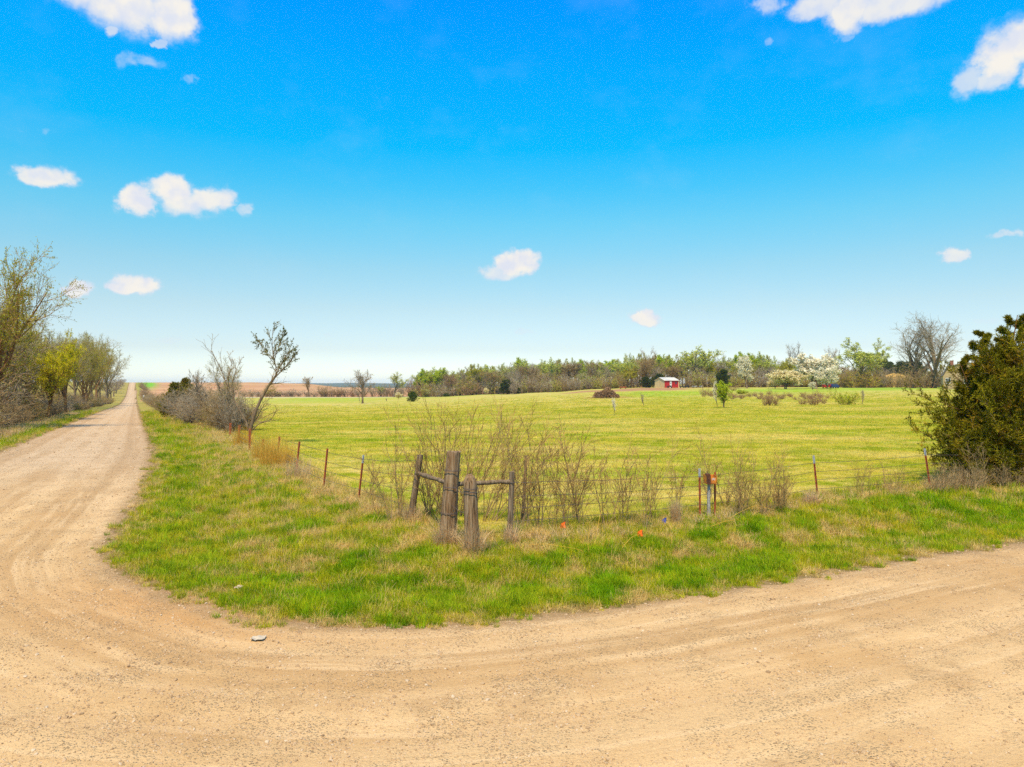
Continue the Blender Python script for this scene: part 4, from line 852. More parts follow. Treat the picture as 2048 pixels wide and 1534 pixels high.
xp, pxp = round_post('wooden_post', 'thin dark wooden post at the right end of the rail', (1019,1078), (1024,943), 11, 'grey_wood', .9, seed=9, bands=(.84,))
yp, pyp = round_post('wooden_post', 'slim grey post half hidden by bare shrubs right of the corner', (1046,1040), (1052,911), 7, 'grey_wood', .85, seed=11)
def rail(label, a, b, r, seed):
    rng = np.random.default_rng(seed); a = np.array(a); b = np.array(b); t = np.linspace(0, 1, 12)[:, None]; P = a*(1-t)+b*t; P[1:-1] += rng.normal(0, .006, (10, 3)); P -= a
    m_ = MB(); R = r*(1+.12*rng.normal(size=12)); m_.tubes(P, R, 9, cap=True); m_.tubes(P[::-1][-2:], np.array([R[1], R[0]]), 9, cap=True)
    o = obj('fence_rail', m_.mesh('fence_rail', MATS['grey_wood'], True), None, Vector(a)); return tag(o, label, 'rail')
def scr(px, py, Y): return ((px-CX)*Y/F, Y, HC-(py-CY)*Y/F)
rail('dark round rail from the left thin post down to the tall corner post', scr(836, 947, plp.y-.02), scr(897, 966, pbig.y+.12), .055, 1)
rail('dark round rail from the corner post to the right thin post', scr(912, 968, pbig.y+.1), scr(1022, 963, pxp.y+.02), .052, 2)
def tpost(px, py, tx, ty, tip, label, grp='steel posts of the wire fence', matn='rust_post', wpx=6.5):
    p = gp(px, py); s_ = p.y/F; H = (py-ty)*s_; dx = (tx-px)*s_; w_ = max(.035, wpx*s_*.62)
    e = empty('steel_post', p); b = MB(); n = 8
    def sweep(t0, t1, k, off, sx, sy):
        V = []; 
        for t in (t0, t1):
            for (x, y) in ((-sx, -sy), (sx, -sy), (sx, sy), (-sx, sy)): V.append((x+off[0]+dx*t, y+off[1], H*t))
        k.add(V, [[0, 1, 5, 4], [1, 2, 6, 5], [2, 3, 7, 6], [3, 0, 4, 7], [4, 5, 6, 7], [3, 2, 1, 0]])
    cut = .82 if tip else 1.0
    sweep(-.12, cut, b, (0, 0), w_/2, .004); sweep(-.12, cut, b, (0, -.004-.018), .004, .018)
    for k in range(14): tt = .12+k*.06
    for k in range(14):
        tt = .12+k*.062
        if tt < cut: b.box((dx*tt, -.045, H*tt), (.018, .008, .022))
    obj('shaft', b.mesh('steel_post', MATS[matn]), e)
    if tip:
        c = MB(); sweep(cut, 1., c, (0, 0), w_/2, .005); sweep(cut, 1., c, (0, -.005-.018), .005, .018); obj('painted_tip', c.mesh('painted_tip', MATS['silver_paint']), e)
    tag(e, label, 'fence post', grp); return e, p, H, dx
LP = [tpost(717,1000,727,910,1,'silver tipped red steel post nearest the corner on the left fence'),
 tpost(647,978,655,897,0,'leaning red steel post second from the corner on the left fence'),
 tpost(592,949,599,883,0,'dark rusty steel post third from the corner on the left fence'),
 tpost(555,918,559,873,0,'rusty steel post right in the tall orange dead grass'),
 tpost(524,914,527,878,0,'short steel post left in the tall orange dead grass'),
 tpost(499,902,500,857,0,'rusty steel post just right of the leaning tree trunk'),
 tpost(477,890,479,850,0,'rusty steel post just left of the leaning tree trunk'),
 tpost(460,875,461,846,0,'farthest visible dark steel post on the left fence')]
RP = [tpost(1400,1034,1399,937,1,'silver tipped steel post just left of the orange box'),
 tpost(1430,1036,1430,944,0,'plain rusty steel post just right of the orange box'),
 tpost(1636,1000,1627,911,1,'silver tipped red steel post standing alone between the orange box and the cedar'),
 tpost(1861,977,1849,897,1,'silver tipped red steel post leaning left beside the big cedar')]
def wires(label, chain, hs, seed):
    rng = np.random.default_rng(seed); o0 = Vector(chain[0][0]); e = empty('wire_fence', o0)
    for h_ in hs:
        m_ = MB()
        for (a, Ha, da), (b, Hb, db) in zip(chain[:-1], chain[1:]):
            A = np.array([a.x+da*h_, a.y-.05, a.z+Ha*h_]); B = np.array([b.x+db*h_, b.y-.05, b.z+Hb*h_]); n = 14; t = np.linspace(0, 1, n)[:, None]
            P = A*(1-t)+B*t; P[:, 2] -= np.sin(t[:, 0]*3.14)*.03*rng.uniform(.2, 1.6); P[1:-1, 2] += rng.normal(0, .004, n-2); m_.tubes(P-np.array(o0), np.full(n, .0055), 4)
            L = np.linalg.norm(B-A); nb = min(int(L/.14), 60); tt = (np.arange(nb)+.5)/nb; Pb = np.stack([np.interp(tt, t[:, 0], P[:, c]) for c in range(3)], 1)-np.array(o0)
            d = rng.normal(size=(nb, 3)); d /= np.linalg.norm(d, axis=1, keepdims=True); m_.tubes(np.stack([Pb-d*.018, Pb+d*.018], 1), np.full((nb, 2), .003), 3)
        obj('wire_strand', m_.mesh('wire_strand', MATS['wire_metal']), e)
    return tag(e, label, 'wire fence')
nx = lambda L: (L[1], L[2], L[3])
s_b = pbig.y/F; endR = at(2060, 25.2)
wires('strands of barbed wire on the right fence from the corner to the big cedar', [(pxp, (1078-943)*pxp.y/F, .05)]+[nx(RP[0]), nx(RP[2]), nx(RP[3]), (endR, 1.4, 0), (Vector((36, 37, h1(36, 37))), 1.4, 0)], (.84, .64, .46, .26), 3)
wires('strands of barbed wire on the left fence from the corner to the leaning tree', [(plp, (1042-910)*plp.y/F, .2)]+[nx(q) for q in LP], (.92, .68, .45, .24), 4)
wires('short wires between the two thick corner posts', [(pbig, 1.75, .1), (prp, 1.5, 0)], (.8, .55), 6)

# rusty orange box on a grey post
pb = gp(1418, 1040); s_ = pb.y/F; e = empty('marker_box', pb); tag(e, 'rusty orange metal box on a thin grey post beside the fence', 'box')
H0, H1 = (1040-967)*s_, (1040-949)*s_; b = MB(); b.tubes(np.array([[0, 0, -.1], [-.01, 0, H0*.5], [.0, 0, H0+.02]]), np.array([.05, .042, .042]), 10); obj('post', b.mesh('box_post', MATS['grey_weathered'], True), e)
def frame_box(x0, x1, y0, y1, z0, z1, th, m):
    b = MB(); b.box(((x0+x1)/2, (y0+y1)/2, z0+th/2), (x1-x0, y1-y0, th)); b.box((x0+th/2, (y0+y1)/2, (z0+z1)/2+th/2), (th, y1-y0, z1-z0-th)); b.box((x1-th/2, (y0+y1)/2, (z0+z1)/2+th/2), (th, y1-y0, z1-z0-th-.03)); b.box(((x0+x1)/2, y1-th/2, (z0+z1)/2+th/2-.01), (x1-x0-2*th, th, z1-z0-th-.02)); return b
bx = MB(); x0, x1 = -8*s_, 13*s_; hb = H1-H0; rotz = .35
c_, n_ = math.cos(rotz), math.sin(rotz)
bb = frame_box(0, x1-x0, -.13, .13, 0, hb, .012, 0); bo = obj('box_body', bb.mesh('box_body', MATS['rust_box']), e, (x0, 0, H0)); bo.rotation_euler = (0, 0, rotz*.2)
d = MB(); d.box((.055, -.137, hb*.5), (.11, .010, hb*.96)); do = obj('front_plate', d.mesh('front_plate', MATS['rust_dark']), e, (x0, 0, H0)); do.rotation_euler = (0, 0, rotz*.2)
d = MB(); d.box((.185, -.137, hb*.42), (.14, .010, hb*.70)); do = obj('side_plate', d.mesh('side_plate', MATS['rust_box']), e, (x0, 0, H0)); do.rotation_euler = (0, 0, rotz*.2)
d = MB(); [d.box((.15+k*.035, -.1445, hb*.55+.01*(k % 2)), (.012, .003, .06)) for k in range(3)]; do = obj('faded_marks', d.mesh('faded_marks', MATS['white_paint']), e, (x0, 0, H0)); do.rotation_euler = (0, 0, rotz*.2)
d = MB(); d.box((.055, -.05, hb*1.02), (.10, .16, .05)); d.tubes(np.array([[.055, -.12, hb*1.0], [.055, -.12, hb*1.14]]), np.array([.012, .012]), 8); obj('latch', d.mesh('latch', MATS['rust_dark']), e, (x0, 0, H0))

def flag(px, py, ty, mname, label, seed):
    p = gp(px, py+4); s_ = p.y/F; H = (py+4-ty)*s_+.04; e = empty('marking_flag', p); rng = np.random.default_rng(seed)
    m_ = MB(); m_.tubes(np.array([[0, 0, -.05], [.01, 0, H*.5], [.03, 0, H]]), np.full(3, .004), 5); obj('wire_stake', m_.mesh('wire_stake', MATS['wire_metal']), e)
    nx_, nz_ = 5, 4; V = [[-.11*i/(nx_-1)*(1+.2*math.sin(j)), .02*math.sin(i*1.4+j), H-.02-.15*j/(nz_-1)-.03*i/(nx_-1)] for j in range(nz_) for i in range(nx_)]
    V = np.array(V); V[:, 0] += .03; V2 = V+[0, .002, 0]; Q = [[j*nx_+i, j*nx_+i+1, (j+1)*nx_+i+1, (j+1)*nx_+i] for j in range(nz_-1) for i in range(nx_-1)]
    f = MB(); f.add(V, Q); f.add(V2, [q[::-1] for q in Q]); obj('flag_cloth', f.mesh('flag_cloth', MATS[mname]), e); return tag(e, label, 'flag')
flag(1129,1059,1045,'flag_orange','small orange marking flag right of the wooden posts',1)
flag(1283,1075,1061,'flag_orange','small orange marking flag between the posts and the orange box',2)
flag(1331,1047,1037,'flag_blue','small blue marking flag left of the cone of dead grass',3)
def scrap(px, py, w_, d_, m, label, seed, lift=.02):
    p = gp(px, py); rng = np.random.default_rng(seed); n = 6; V = [[(i/(n-1)-.5)*w_, (j/(n-1)-.5)*d_, lift+rng.random()*.018+.008*math.sin(i*1.7+j)] for j in range(n) for i in range(n)]
    V = np.array(V); V[:, :2] += rng.normal(0, w_*.04, (n*n, 2)); Q = [[j*n+i, j*n+i+1, (j+1)*n+i+1, (j+1)*n+i] for j in range(n-1) for i in range(n-1)]
    b = MB(); b.add(V, Q); b.add(V-[0, 0, .003], [q[::-1] for q in Q]); return tag(obj('paper_scrap', b.mesh('paper_scrap', MATS[m]), None, p), label, 'litter')
scrap(517,1279,.19,.16,'paper_grey','flat grey scrap lying on the dirt at the road corner',1)
scrap(478,1184,.12,.16,'paper_pink','small red and white scrap lying in the grass near the corner',2,.09)

# ------------------------------------------------------------------ buildings and vehicles
def shed():
    # cream end wall on the left, red long front with a door, pale gable roof
    Y = 352.; A = at(1329, Y); s_ = Y/F; fl = 28*s_*1.12; ew = 11.0; hE = 15.2*s_; hR = 20.5*s_; e = empty('metal_shed', A, math.radians(14)); th = .12
    def part(name, m_, mt, lab=None):
        o = obj(name, m_.mesh(name, MATS[mt]), e)
        if lab: o['label'] = lab
        return o
    L = fl; Wd = ew
    # local x along the front (right), y to the back; gable end is seen at x=0
    m_ = MB(); V = [(0, 0, 0), (0, Wd, 0), (0, Wd, hE), (0, Wd/2, hR), (0, 0, hE)]; V2 = [(th, y, z) for x, y, z in V]; m_.add(V+V2, [[0, 1, 2, 4], [5, 9, 7, 6]], [[4, 2, 3], [9, 8, 7]]); 
    m_.add([(L, y, z) for x, y, z in V], [[0, 4, 2, 1]], [[4, 3, 2]]); part('end_wall', m_, 'cream_metal', 'cream gable end wall')
    m_ = MB(); d0, d1 = L*.37, L*.50; m_.box((d0/2+th/2, .06, hE/2), (d0-th, .12, hE)); m_.box(((d1+L)/2, .06, hE/2), (L-d1, .12, hE)); m_.box(((d0+d1)/2, .06, hE-.2), (d1-d0, .12, .4)); part('front_wall', m_, 'red_metal', 'red front wall')
    m_ = MB(); m_.box((L/2, Wd-.06, hE/2), (L-.3, .12, hE)); part('back_wall', m_, 'red_metal')
    m_ = MB(); m_.box(((d0+d1)/2, .02, (hE-.4)/2), (d1-d0-.02, .08, hE-.42)); dr = part('door', m_, 'white_paint', 'white door in the red front')
    q = MB(); q.box(((d0+d1)/2, -.03, hE*.55), (.45, .03, .5)); obj('window', q.mesh('door_window', MATS['window_glass']), dr)
    for k in range(18):
        x = th+k*(L-.3)/18+.2
        if not d0-.1 < x < d1+.1: q = MB(); q.box((x, -.02, hE/2), (.05, .04, hE-.05)); obj('wall_rib', q.mesh('wall_rib', MATS['red_metal']), e)
    for sgn, nm in ((1, 'roof_slope'), (-1, 'roof_slope')):
        m_ = MB(); y0 = -.45 if sgn > 0 else Wd+.45; zo = hE-.22; V = [(-.3, y0, zo), (L+.3, y0, zo), (L+.3, Wd/2, hR+.06), (-.3, Wd/2, hR+.06)]
        m_.add(V+[(a, b_, c+.1) for a, b_, c in V], [[0, 3, 2, 1], [4, 5, 6, 7], [0, 1, 5, 4], [1, 2, 6, 5], [2, 3, 7, 6], [3, 0, 4, 7]]); part(nm, m_, 'roof_metal')
    q = MB(); yq = Wd*.12; q.add([(L*.30, -.46, hE-.10), (L*.42, -.46, hE-.10), (L*.14, Wd/2, hR+.19), (L*.02, Wd/2, hR+.19)], [[0, 1, 2, 3]]); part('roof_panel', q, 'roof_grey', 'grey translucent roof panel')
    q = MB(); q.box((L-.08, -.08, hE/2), (.35, .06, hE)); part('corner_trim', q, 'cream_metal')
    q = MB(); q.box((L*.80, -.05, hE*.62), (L*.10, .04, hE*.28)); part('window', q, 'window_glass')
    tag(e, 'red and cream metal shed with a pale roof and a white door', 'shed')
shed()
def vehicle(p, rz, L, Wd, Hh, body, label, cat='car', cab=.5, name='parked_car'):
    e = empty(name, p, rz); b = MB(); b.box((0, 0, Hh*.42), (L, Wd, Hh*.42)); b.box((0, 0, Hh*.30), (L*.96, Wd*.96, Hh*.2)); obj('body', b.mesh('car_body', MATS[body]), e)
    z0, z1 = Hh*.63, Hh; c0, c1 = -L*.5*cab-.1, L*.5*cab; V = [(c0-.35, -Wd*.46, z0), (c1+.45, -Wd*.46, z0), (c1+.45, Wd*.46, z0), (c0-.35, Wd*.46, z0), (c0, -Wd*.38, z1), (c1, -Wd*.38, z1), (c1, Wd*.38, z1), (c0, Wd*.38, z1)]
    c = MB(); c.add(V, [[4, 5, 6, 7], [0, 1, 5, 4], [1, 2, 6, 5], [2, 3, 7, 6], [3, 0, 4, 7]]); obj('cabin', c.mesh('car_cabin', MATS[body]), e)
    g = MB(); g.add([(x, y*1.01, z) for x, y, z in [(c0-.1, -Wd*.445, z0+.05), (c1+.2, -Wd*.445, z0+.05), (c1, -Wd*.40, z1-.08), (c0+.05, -Wd*.40, z1-.08)]], [[0, 1, 2, 3]]); obj('side_window', g.mesh('side_window', MATS['window_glass']), e)
    for x in (-L*.32, L*.32):
        for y in (-Wd*.48, Wd*.48):
            w_ = MB(); a = np.array([[x, y-.11, .33], [x, y+.11, .33]]); w_.tubes(a, np.array([.34, .34]), 14, cap=True); w_.tubes(a[::-1], np.array([.34, .34]), 14, cap=True); obj('wheel', w_.mesh('wheel', MATS['dark_rubber']), e)
    return tag(e, label, cat)
vehicle(at(1653, 318), .2, 3.2, 1.9, 2.3, 'car_red', 'small red vehicle parked under the white blossoming tree', 'vehicle', .8)
vehicle(at(1669, 317), .1, 3.6, 1.9, 2.1, 'car_blue', 'dark blue car parked right of the small red vehicle')
def implement(px, Y, w_, h_, seed, label, mt='dark_machine', name='farm_implement'):
    p = at(px, Y); rng = np.random.default_rng(seed); e = empty(name, p, rng.uniform(-.4, .4)); b = MB()
    b.box((0, 0, h_*.45), (w_, .8, h_*.18)); b.box((w_*.15, 0, h_*.68), (w_*.35, .7, h_*.35)); b.box((-w_*.3, 0, h_*.6), (w_*.1, .1, h_*.7)); b.tubes(np.array([[-w_*.5, 0, h_*.5], [w_*.5, .2, h_*.9]]), np.array([.06, .06]), 6); obj('frame', b.mesh('implement_frame', MATS[mt]), e)
    for x in (-w_*.33, w_*.33):
        q = MB(); a = np.array([[x, -.5, h_*.26], [x, -.25, h_*.26]]); q.tubes(a, np.array([h_*.27]*2), 14, cap=True); q.tubes(a[::-1], np.array([h_*.27]*2), 14, cap=True); obj('wheel', q.mesh('wheel', MATS['dark_rubber']), e)
    return tag(e, label, 'machine')
implement(1339, 344, 2.4, 1.5, 1, 'dark machine parked against the red front of the shed')
implement(1364, 346, 2.2, 1.3, 2, 'low dark implement just right of the shed'); implement(1374, 350, 2.4, 1.8, 3, 'taller dark machine second to the right of the shed')
implement(1389, 352, 3.4, 1.2, 4, 'long low implement under the vase shaped tree', 'grey_weathered'); implement(1402, 352, 2.2, 1.2, 5, 'low grey implement farthest right of the shed', 'grey_weathered')
implement(1246, 356, 4.0, 1.3, 6, 'low rust red implement in the dirt left of the shed', 'rust_post')
def long_home():
    A = at(1546, 372); e = empty('mobile_home', A, .04); L, Wd, Hh = 22., 5., 5.6
    b = MB(); b.box((L/2, Wd/2, Hh*.42), (L, Wd, Hh*.84)); obj('wall', b.mesh('home_wall', MATS['brick_red']), e)
    r_ = MB(); V = [(-.4, -.5, Hh*.85), (L+.4, -.5, Hh*.85), (L+.4, Wd+.5, Hh*.85), (-.4, Wd+.5, Hh*.85), (-.4, Wd/2, Hh*1.12), (L+.4, Wd/2, Hh*1.12)]
    r_.add(V, [[0, 1, 5, 4], [2, 3, 4, 5], [3, 2, 1, 0]], [[0, 4, 3], [1, 2, 5]]); obj('roof', r_.mesh('home_roof', MATS['roof_metal']), e)
    for k in range(6):
        w_ = MB(); w_.box((1.8+k*3.6, -.04, Hh*.55), (1.2, .08, 1.2)); wo = obj('window', w_.mesh('home_window', MATS['window_glass']), e)
        f = MB(); [f.box((1.8+k*3.6+dx, -.1, Hh*.55+dz), (sx, .05, sz)) for dx, dz, sx, sz in ((-.66, 0, .1, 1.4), (.66, 0, .1, 1.4), (0, .68, 1.4, .1), (0, -.68, 1.4, .1))]; obj('frame', f.mesh('window_frame', MATS['white_paint']), wo)
    tag(e, 'long low house with a white roof behind the blossoming trees', 'house')
long_home()
def tan_house():
    Y = 262.; s_ = Y/F; A = at(1886, Y); e = empty('tan_house', A, -.5); L, Wd = 15., 9.; hE = 5.2; hM = 8.6; hR = 9.9
    def part(n_, m_, mt): return obj(n_, m_.mesh(n_, MATS[mt]), e)
    V = [(0, 0, 0), (L, 0, 0), (L, 0, hE), (L*.88, 0, hM), (L/2, 0, hR), (L*.12, 0, hM), (0, 0, hE)]; n = 7; m_ = MB(); m_.add(V+[(x, Wd, z) for x, y, z in V], [[0, 1, 2, 6], [6, 2, 3, 5], [7, 13, 9, 8], [13, 12, 10, 9], [0, 6, 13, 7], [1, 8, 9, 2]], [[5, 3, 4], [12, 11, 10]]); part('wall', m_, 'tan_siding')
    for k in range(int(hE/.55)): q = MB(); q.box((L/2, -.02, .3+k*.55), (L, .04, .05)); part('siding_board', q, 'tan_siding')
    for (xa, za, xb, zb) in ((-.3, hE-.3, L*.12, hM), (L*.12, hM, L/2, hR), (L/2, hR, L*.88, hM), (L*.88, hM, L+.3, hE-.3)):
        m_ = MB(); V = [(xa, -.45, za), (xb, -.45, zb), (xb, Wd+.45, zb), (xa, Wd+.45, za)]; m_.add(V+[(x, y, z+.18) for x, y, z in V], [[0, 3, 2, 1], [4, 5, 6, 7], [0, 1, 5, 4], [1, 2, 6, 5], [2, 3, 7, 6], [3, 0, 4, 7]]); part('roof_slope', m_, 'brown_shingle')
    for x, z, w2, h2 in ((1.6, 3.2, 1.3, 1.7), (L*.5, 3.2, 1.6, 1.7), (L*.8, 3.2, 1.3, 1.7)):
        w_ = MB(); w_.box((x, -.06, z), (w2, .06, h2)); wo = part('window', w_, 'window_glass')
        f = MB(); [f.box((x+dx, -.11, z+dz), (sx, .06, sz)) for dx, dz, sx, sz in ((-w2/2-.08, 0, .16, h2+.3), (w2/2+.08, 0, .16, h2+.3), (0, h2/2+.1, w2, .16), (0, -h2/2-.1, w2, .16), (0, 0, .06, h2))]; obj('frame', f.mesh('house_window_frame', MATS['white_paint']), wo)
    q = MB(); q.box((L*.2, Wd*.4, hM+1.0), (1.1, .9, 2.2)); q.box((L*.2, Wd*.4, hM+2.15), (1.25, 1.05, .2)); part('chimney', q, 'brick_red')
    tag(e, 'tan house with a two-slope gable behind the big cedar', 'house')
tan_house()
# bank of orange straw beyond the hedge
def bank():
    rng = np.random.default_rng(4); p = at(1790, 372); b = MB(); n = 24; V = []; 
    for j in range(7):
        for i in range(n): u = i/(n-1)*2-1; v = j/6*2-1; V.append((u*13, v*4, max(0, (1-u*u)*(1-v*v))**.6*7.0+rng.normal(0, .15)))
    b.add(V, [[j*n+i, j*n+i+1, (j+1)*n+i+1, (j+1)*n+i] for j in range(6) for i in range(n-1)]); leafmat('straw_bank', (.50, .27, .07, 1), (.62, .38, .12, 1), .1)
    tag(obj('straw_bank', b.mesh('straw_bank', MATS['straw_bank'], True), None, p), 'orange straw coloured bank showing over the brush hedge', 'bank', None, 'structure')
bank()
def road_sign():
    p = at(288, 420); e = empty('road_sign', p); b = MB(); b.tubes(np.array([[0, 0, -.2], [0, 0, 3.0]]), np.array([.06, .06]), 6); obj('post', b.mesh('sign_post', MATS['grey_weathered']), e)
    b = MB(); b.box((0, -.09, 2.5), (1.1, .05, 1.0)); obj('sign_face', b.mesh('sign_face', MATS['white_paint']), e); tag(e, 'tiny white sign beside the road where it dips', 'sign')
road_sign()
# heap of cut branches
def brush_pile():
    rng = np.random.default_rng(14); p = gp(1213, 796); s_ = p.y/F; W_ = 27*s_; Hh = 19*s_; e = empty('brush_pile', p); 
    for part, n, mt in (('branch_heap', 700, 'twig_red'), ('branch_heap', 500, 'bark_grey'), ('branch_heap', 450, 'bark_brown')):
        b = MB(); a = rng.uniform(0, 6.28, n); r = np.sqrt(rng.random(n)); x = r*np.cos(a)*W_*.90; y = r*np.sin(a)*W_*.6; z = Hh*np.clip(1-r**2.6, 0, 1)**.7*rng.random(n)**.45*(.85+.2*np.sin(x*2.1+1)+.1*np.sin(x*5))
        d = rng.normal(size=(n, 3))*[1, 1, .35]; d /= np.linalg.norm(d, axis=1, keepdims=True); L = rng.uniform(.4, 1.5, n)[:, None]; C = np.stack([x, y, z+.05], 1)
        P = np.stack([C-d*L*.5, C+rng.normal(0, .1, C.shape), C+d*L*.5], 1); P[..., 2] = np.maximum(P[..., 2], .0); b.tubes(P, rng.uniform(.02, .07, n)[:, None]*np.array([1.2, 1, .5]), 4)
        obj(part, b.mesh(part, MATS[mt]), e)
    tag(e, 'big heap of cut grey and red branches on bare soil', 'brush pile')
brush_pile()

# ------------------------------------------------------------------ bare shrubs along the fence
def sapling(px, py, ty, spread, nst, seed, label, name='bare_shrub', group=None, lean=0.0, dy=0.0, thin=1.0, matn='twig_tan', dens=1.0):
    rng = np.random.default_rng(seed); p = gp(px, py); p.y += dy; p.x = (px-CX)*p.y/F; p.z = h1(p.x, p.y); s_ = p.y/F; H = up_to(p, ty); tb = MB(); cb = MB(); Ps = []; Rs = []
    for k in range(int(math.ceil(nst*1.2))):
        a = rng.uniform(0, 6.28); l = spread*s_/H*rng.random()**.6; h_ = H*rng.uniform(.5, 1.0)
        P, R = stem(rng, h_, (.009*thin*H/2.5+.003)*rng.uniform(.6, 1.3), 10, (math.cos(a)*l+lean, math.sin(a)*l*.7), .10, .25, (rng.normal(0, .03+.05*spread*s_), rng.normal(0, .05), -.08)); Ps.append(P); Rs.append(R)
    P0 = np.concatenate(Ps); R0 = np.concatenate(Rs)
    P1, R1 = grow(rng, P0, R0, max(3, int(9*dens)), .18, 1., .3, .75, .22, .45, 7, .05, .13, .6, .35)
    P2, R2 = grow(rng, P1, R1, max(2, int(5*dens)), .15, 1., .35, .9, .35, .75, 4, .03, .18, .65, .3)
    tb.tubes(P0, np.maximum(R0, .0058*thin), 5); cb.tubes(P1, np.maximum(R1, .0042*thin), 3); cb.tubes(P2, np.maximum(R2, .0034*thin), 3)
    e = empty(name, p); obj('stem', tb.mesh('shrub_stem', MATS['twig_brown' if matn != 'twig_grey' else 'bark_grey'], True), e); obj('twigs', cb.mesh('shrub_twigs', [MATS[matn]]), e)
    return tag(e, label, 'shrub', group)
sapling(880,1048,800,70,7,1,'tall bare shrub rising behind the tallest corner post',dy=.9)
sapling(850,1046,812,60,6,2,'bare shrub with curved stems behind the left thin post',dy=.6)
sapling(935,1050,792,95,8,3,'tallest bare shrub fanning out behind the two thick posts',lean=.10,dy=1.2)
sapling(975,1056,806,120,8,4,'bare shrub whose stems lean right between the thick posts and the right post',lean=.28,dy=.9)
sapling(905,1060,880,60,6,5,'low twiggy shrub right behind the corner post',dy=.4,thin=.8)
sapling(800,1044,832,34,3,6,'thin bare shrub left of the leaning thin post',dy=.3)
sapling(782,1046,868,26,2,7,'single curved bare stem farthest left by the wooden posts',lean=-.12)
sapling(1046,1066,815,70,7,8,'bare shrub crowded round the slim grey post',dy=.4)
sapling(1075,1062,830,60,5,9,'bare shrub with pale twigs just right of the slim grey post',dy=.2)
sapling(1132,1058,850,46,5,10,'tall dark stemmed shrub above the left orange flag',dy=.0)
sapling(1150,1050,838,42,5,11,'tall dark stemmed shrub just right of the left orange flag',dy=.4,thin=1.2)
sapling(1160,1056,880,40,3,12,'slender shrub with two stems beyond the left orange flag')
sapling(1213,1052,876,26,3,13,'bare shrub third clump right of the posts',thin=1.1)
sapling(1232,1050,905,22,2,14,'thin leaning stem beside the third clump')
sapling(1250,1048,878,26,3,15,'forked bare shrub midway between the posts and the orange box')
sapling(1286,1062,868,34,3,16,'dark forked shrub above the middle orange flag',lean=.05)
sapling(1310,1044,898,22,2,17,'thin bare shrub right of the middle orange flag')
sapling(1352,1018,888,34,4,18,'bare shrub above the cone of dead grass',dens=1.1)
sapling(1418,1030,850,30,4,19,'bare shrub rising straight behind the orange box',dy=.8)
sapling(1452,1018,905,42,4,20,'crooked bare shrub just right of the orange box',lean=.1)
sapling(733,1004,905,26,3,22,'slanting bare stems beside the silver tipped left post',lean=.22,dy=.3)
rs = random.Random(77)
for k in range(16):
    px = 1470+rs.random()*115; sapling(px, 1035-(px-1470)*.08+rs.uniform(-3, 5), rs.uniform(885, 960), 12, 2, 100+k, 'fine pale weed stalk in the thicket right of the orange box', 'weed_stalk', 'weed stalks right of the orange box', thin=.75, matn='twig_tan')
for k in range(14):
    px = 755+rs.random()*380; sapling(px, 1050+rs.uniform(-14, 10), rs.uniform(900, 985), 14, 1, 140+k, 'fine dry stalk among the bare shrubs by the wooden posts', 'weed_stalk', 'dry stalks by the wooden posts', thin=.7)
for k in range(12):
    px = 1715+rs.random()*90; sapling(px, 990+rs.uniform(-6, 4), rs.uniform(905, 965), 10, 1, 160+k, 'fine pale stalk between the lone steel post and the cedar', 'weed_stalk', 'pale stalks left of the big cedar', thin=.6, matn='twig_tan')
for k in range(14):
    px = 1875+rs.random()*175; sapling(px, 985-(px-1875)*.05+rs.uniform(-3, 6), rs.uniform(880, 945), 30, 3, 180+k, 'bare twiggy shrub at the foot of the big cedar', 'bare_shrub', 'twiggy shrubs at the foot of the cedar', thin=.8, matn='twig_brown')

# ------------------------------------------------------------------ grass blades, dead grass and stones
def bladesmesh(name, seed, n, h0, h1_, rad, w_, lean, curl, mt, K=4, flatten=0.0):
    rng = np.random.default_rng(seed); a = rng.uniform(0, 6.28, n); r = rad*np.sqrt(rng.random(n)); base = np.stack([r*np.cos(a), r*np.sin(a), np.full(n, -.01)], 1)
    L = rng.uniform(h0, h1_, n); az_ = a*.6+rng.uniform(0, 6.28, n)*.7; ln = lean*rng.random(n)
    d = np.stack([np.cos(az_)*np.sin(ln), np.sin(az_)*np.sin(ln), np.cos(ln)], 1); side = np.stack([-np.sin(az_), np.cos(az_), np.zeros(n)], 1)
    side = side+rng.normal(0, .3, side.shape); side /= np.linalg.norm(side, axis=1, keepdims=True)
    V = np.empty((n, K, 2, 3)); q = base.copy()
    for k in range(K):
        wk = w_*(1-(k/(K-1))**1.5*.92)*rng.uniform(.8, 1.2, n)
        V[:, k, 0] = q-side*wk[:, None]/2; V[:, k, 1] = q+side*wk[:, None]/2
        q = q+d*(L/(K-1))[:, None]; d[:, 2] -= curl*rng.uniform(.4, 1.4, n)/(K-1); d[:, :2] += rng.normal(0, .10, (n, 2)); d /= np.linalg.norm(d, axis=1, keepdims=True); q[:, 2] = np.maximum(q[:, 2], .004+flatten*rng.random(n)*.02)
    i = np.arange(n)[:, None]*K*2+np.arange(K-1)[None]*2; Q = np.stack([i, i+1, i+3, i+2], -1).reshape(-1, 4)
    b = MB(); b.add(V.reshape(-1, 3), Q, tint=np.repeat(rng.random(n), K*2)); me = b.mesh(name, MATS[mt]); return bpy.data.objects.new(name, me)
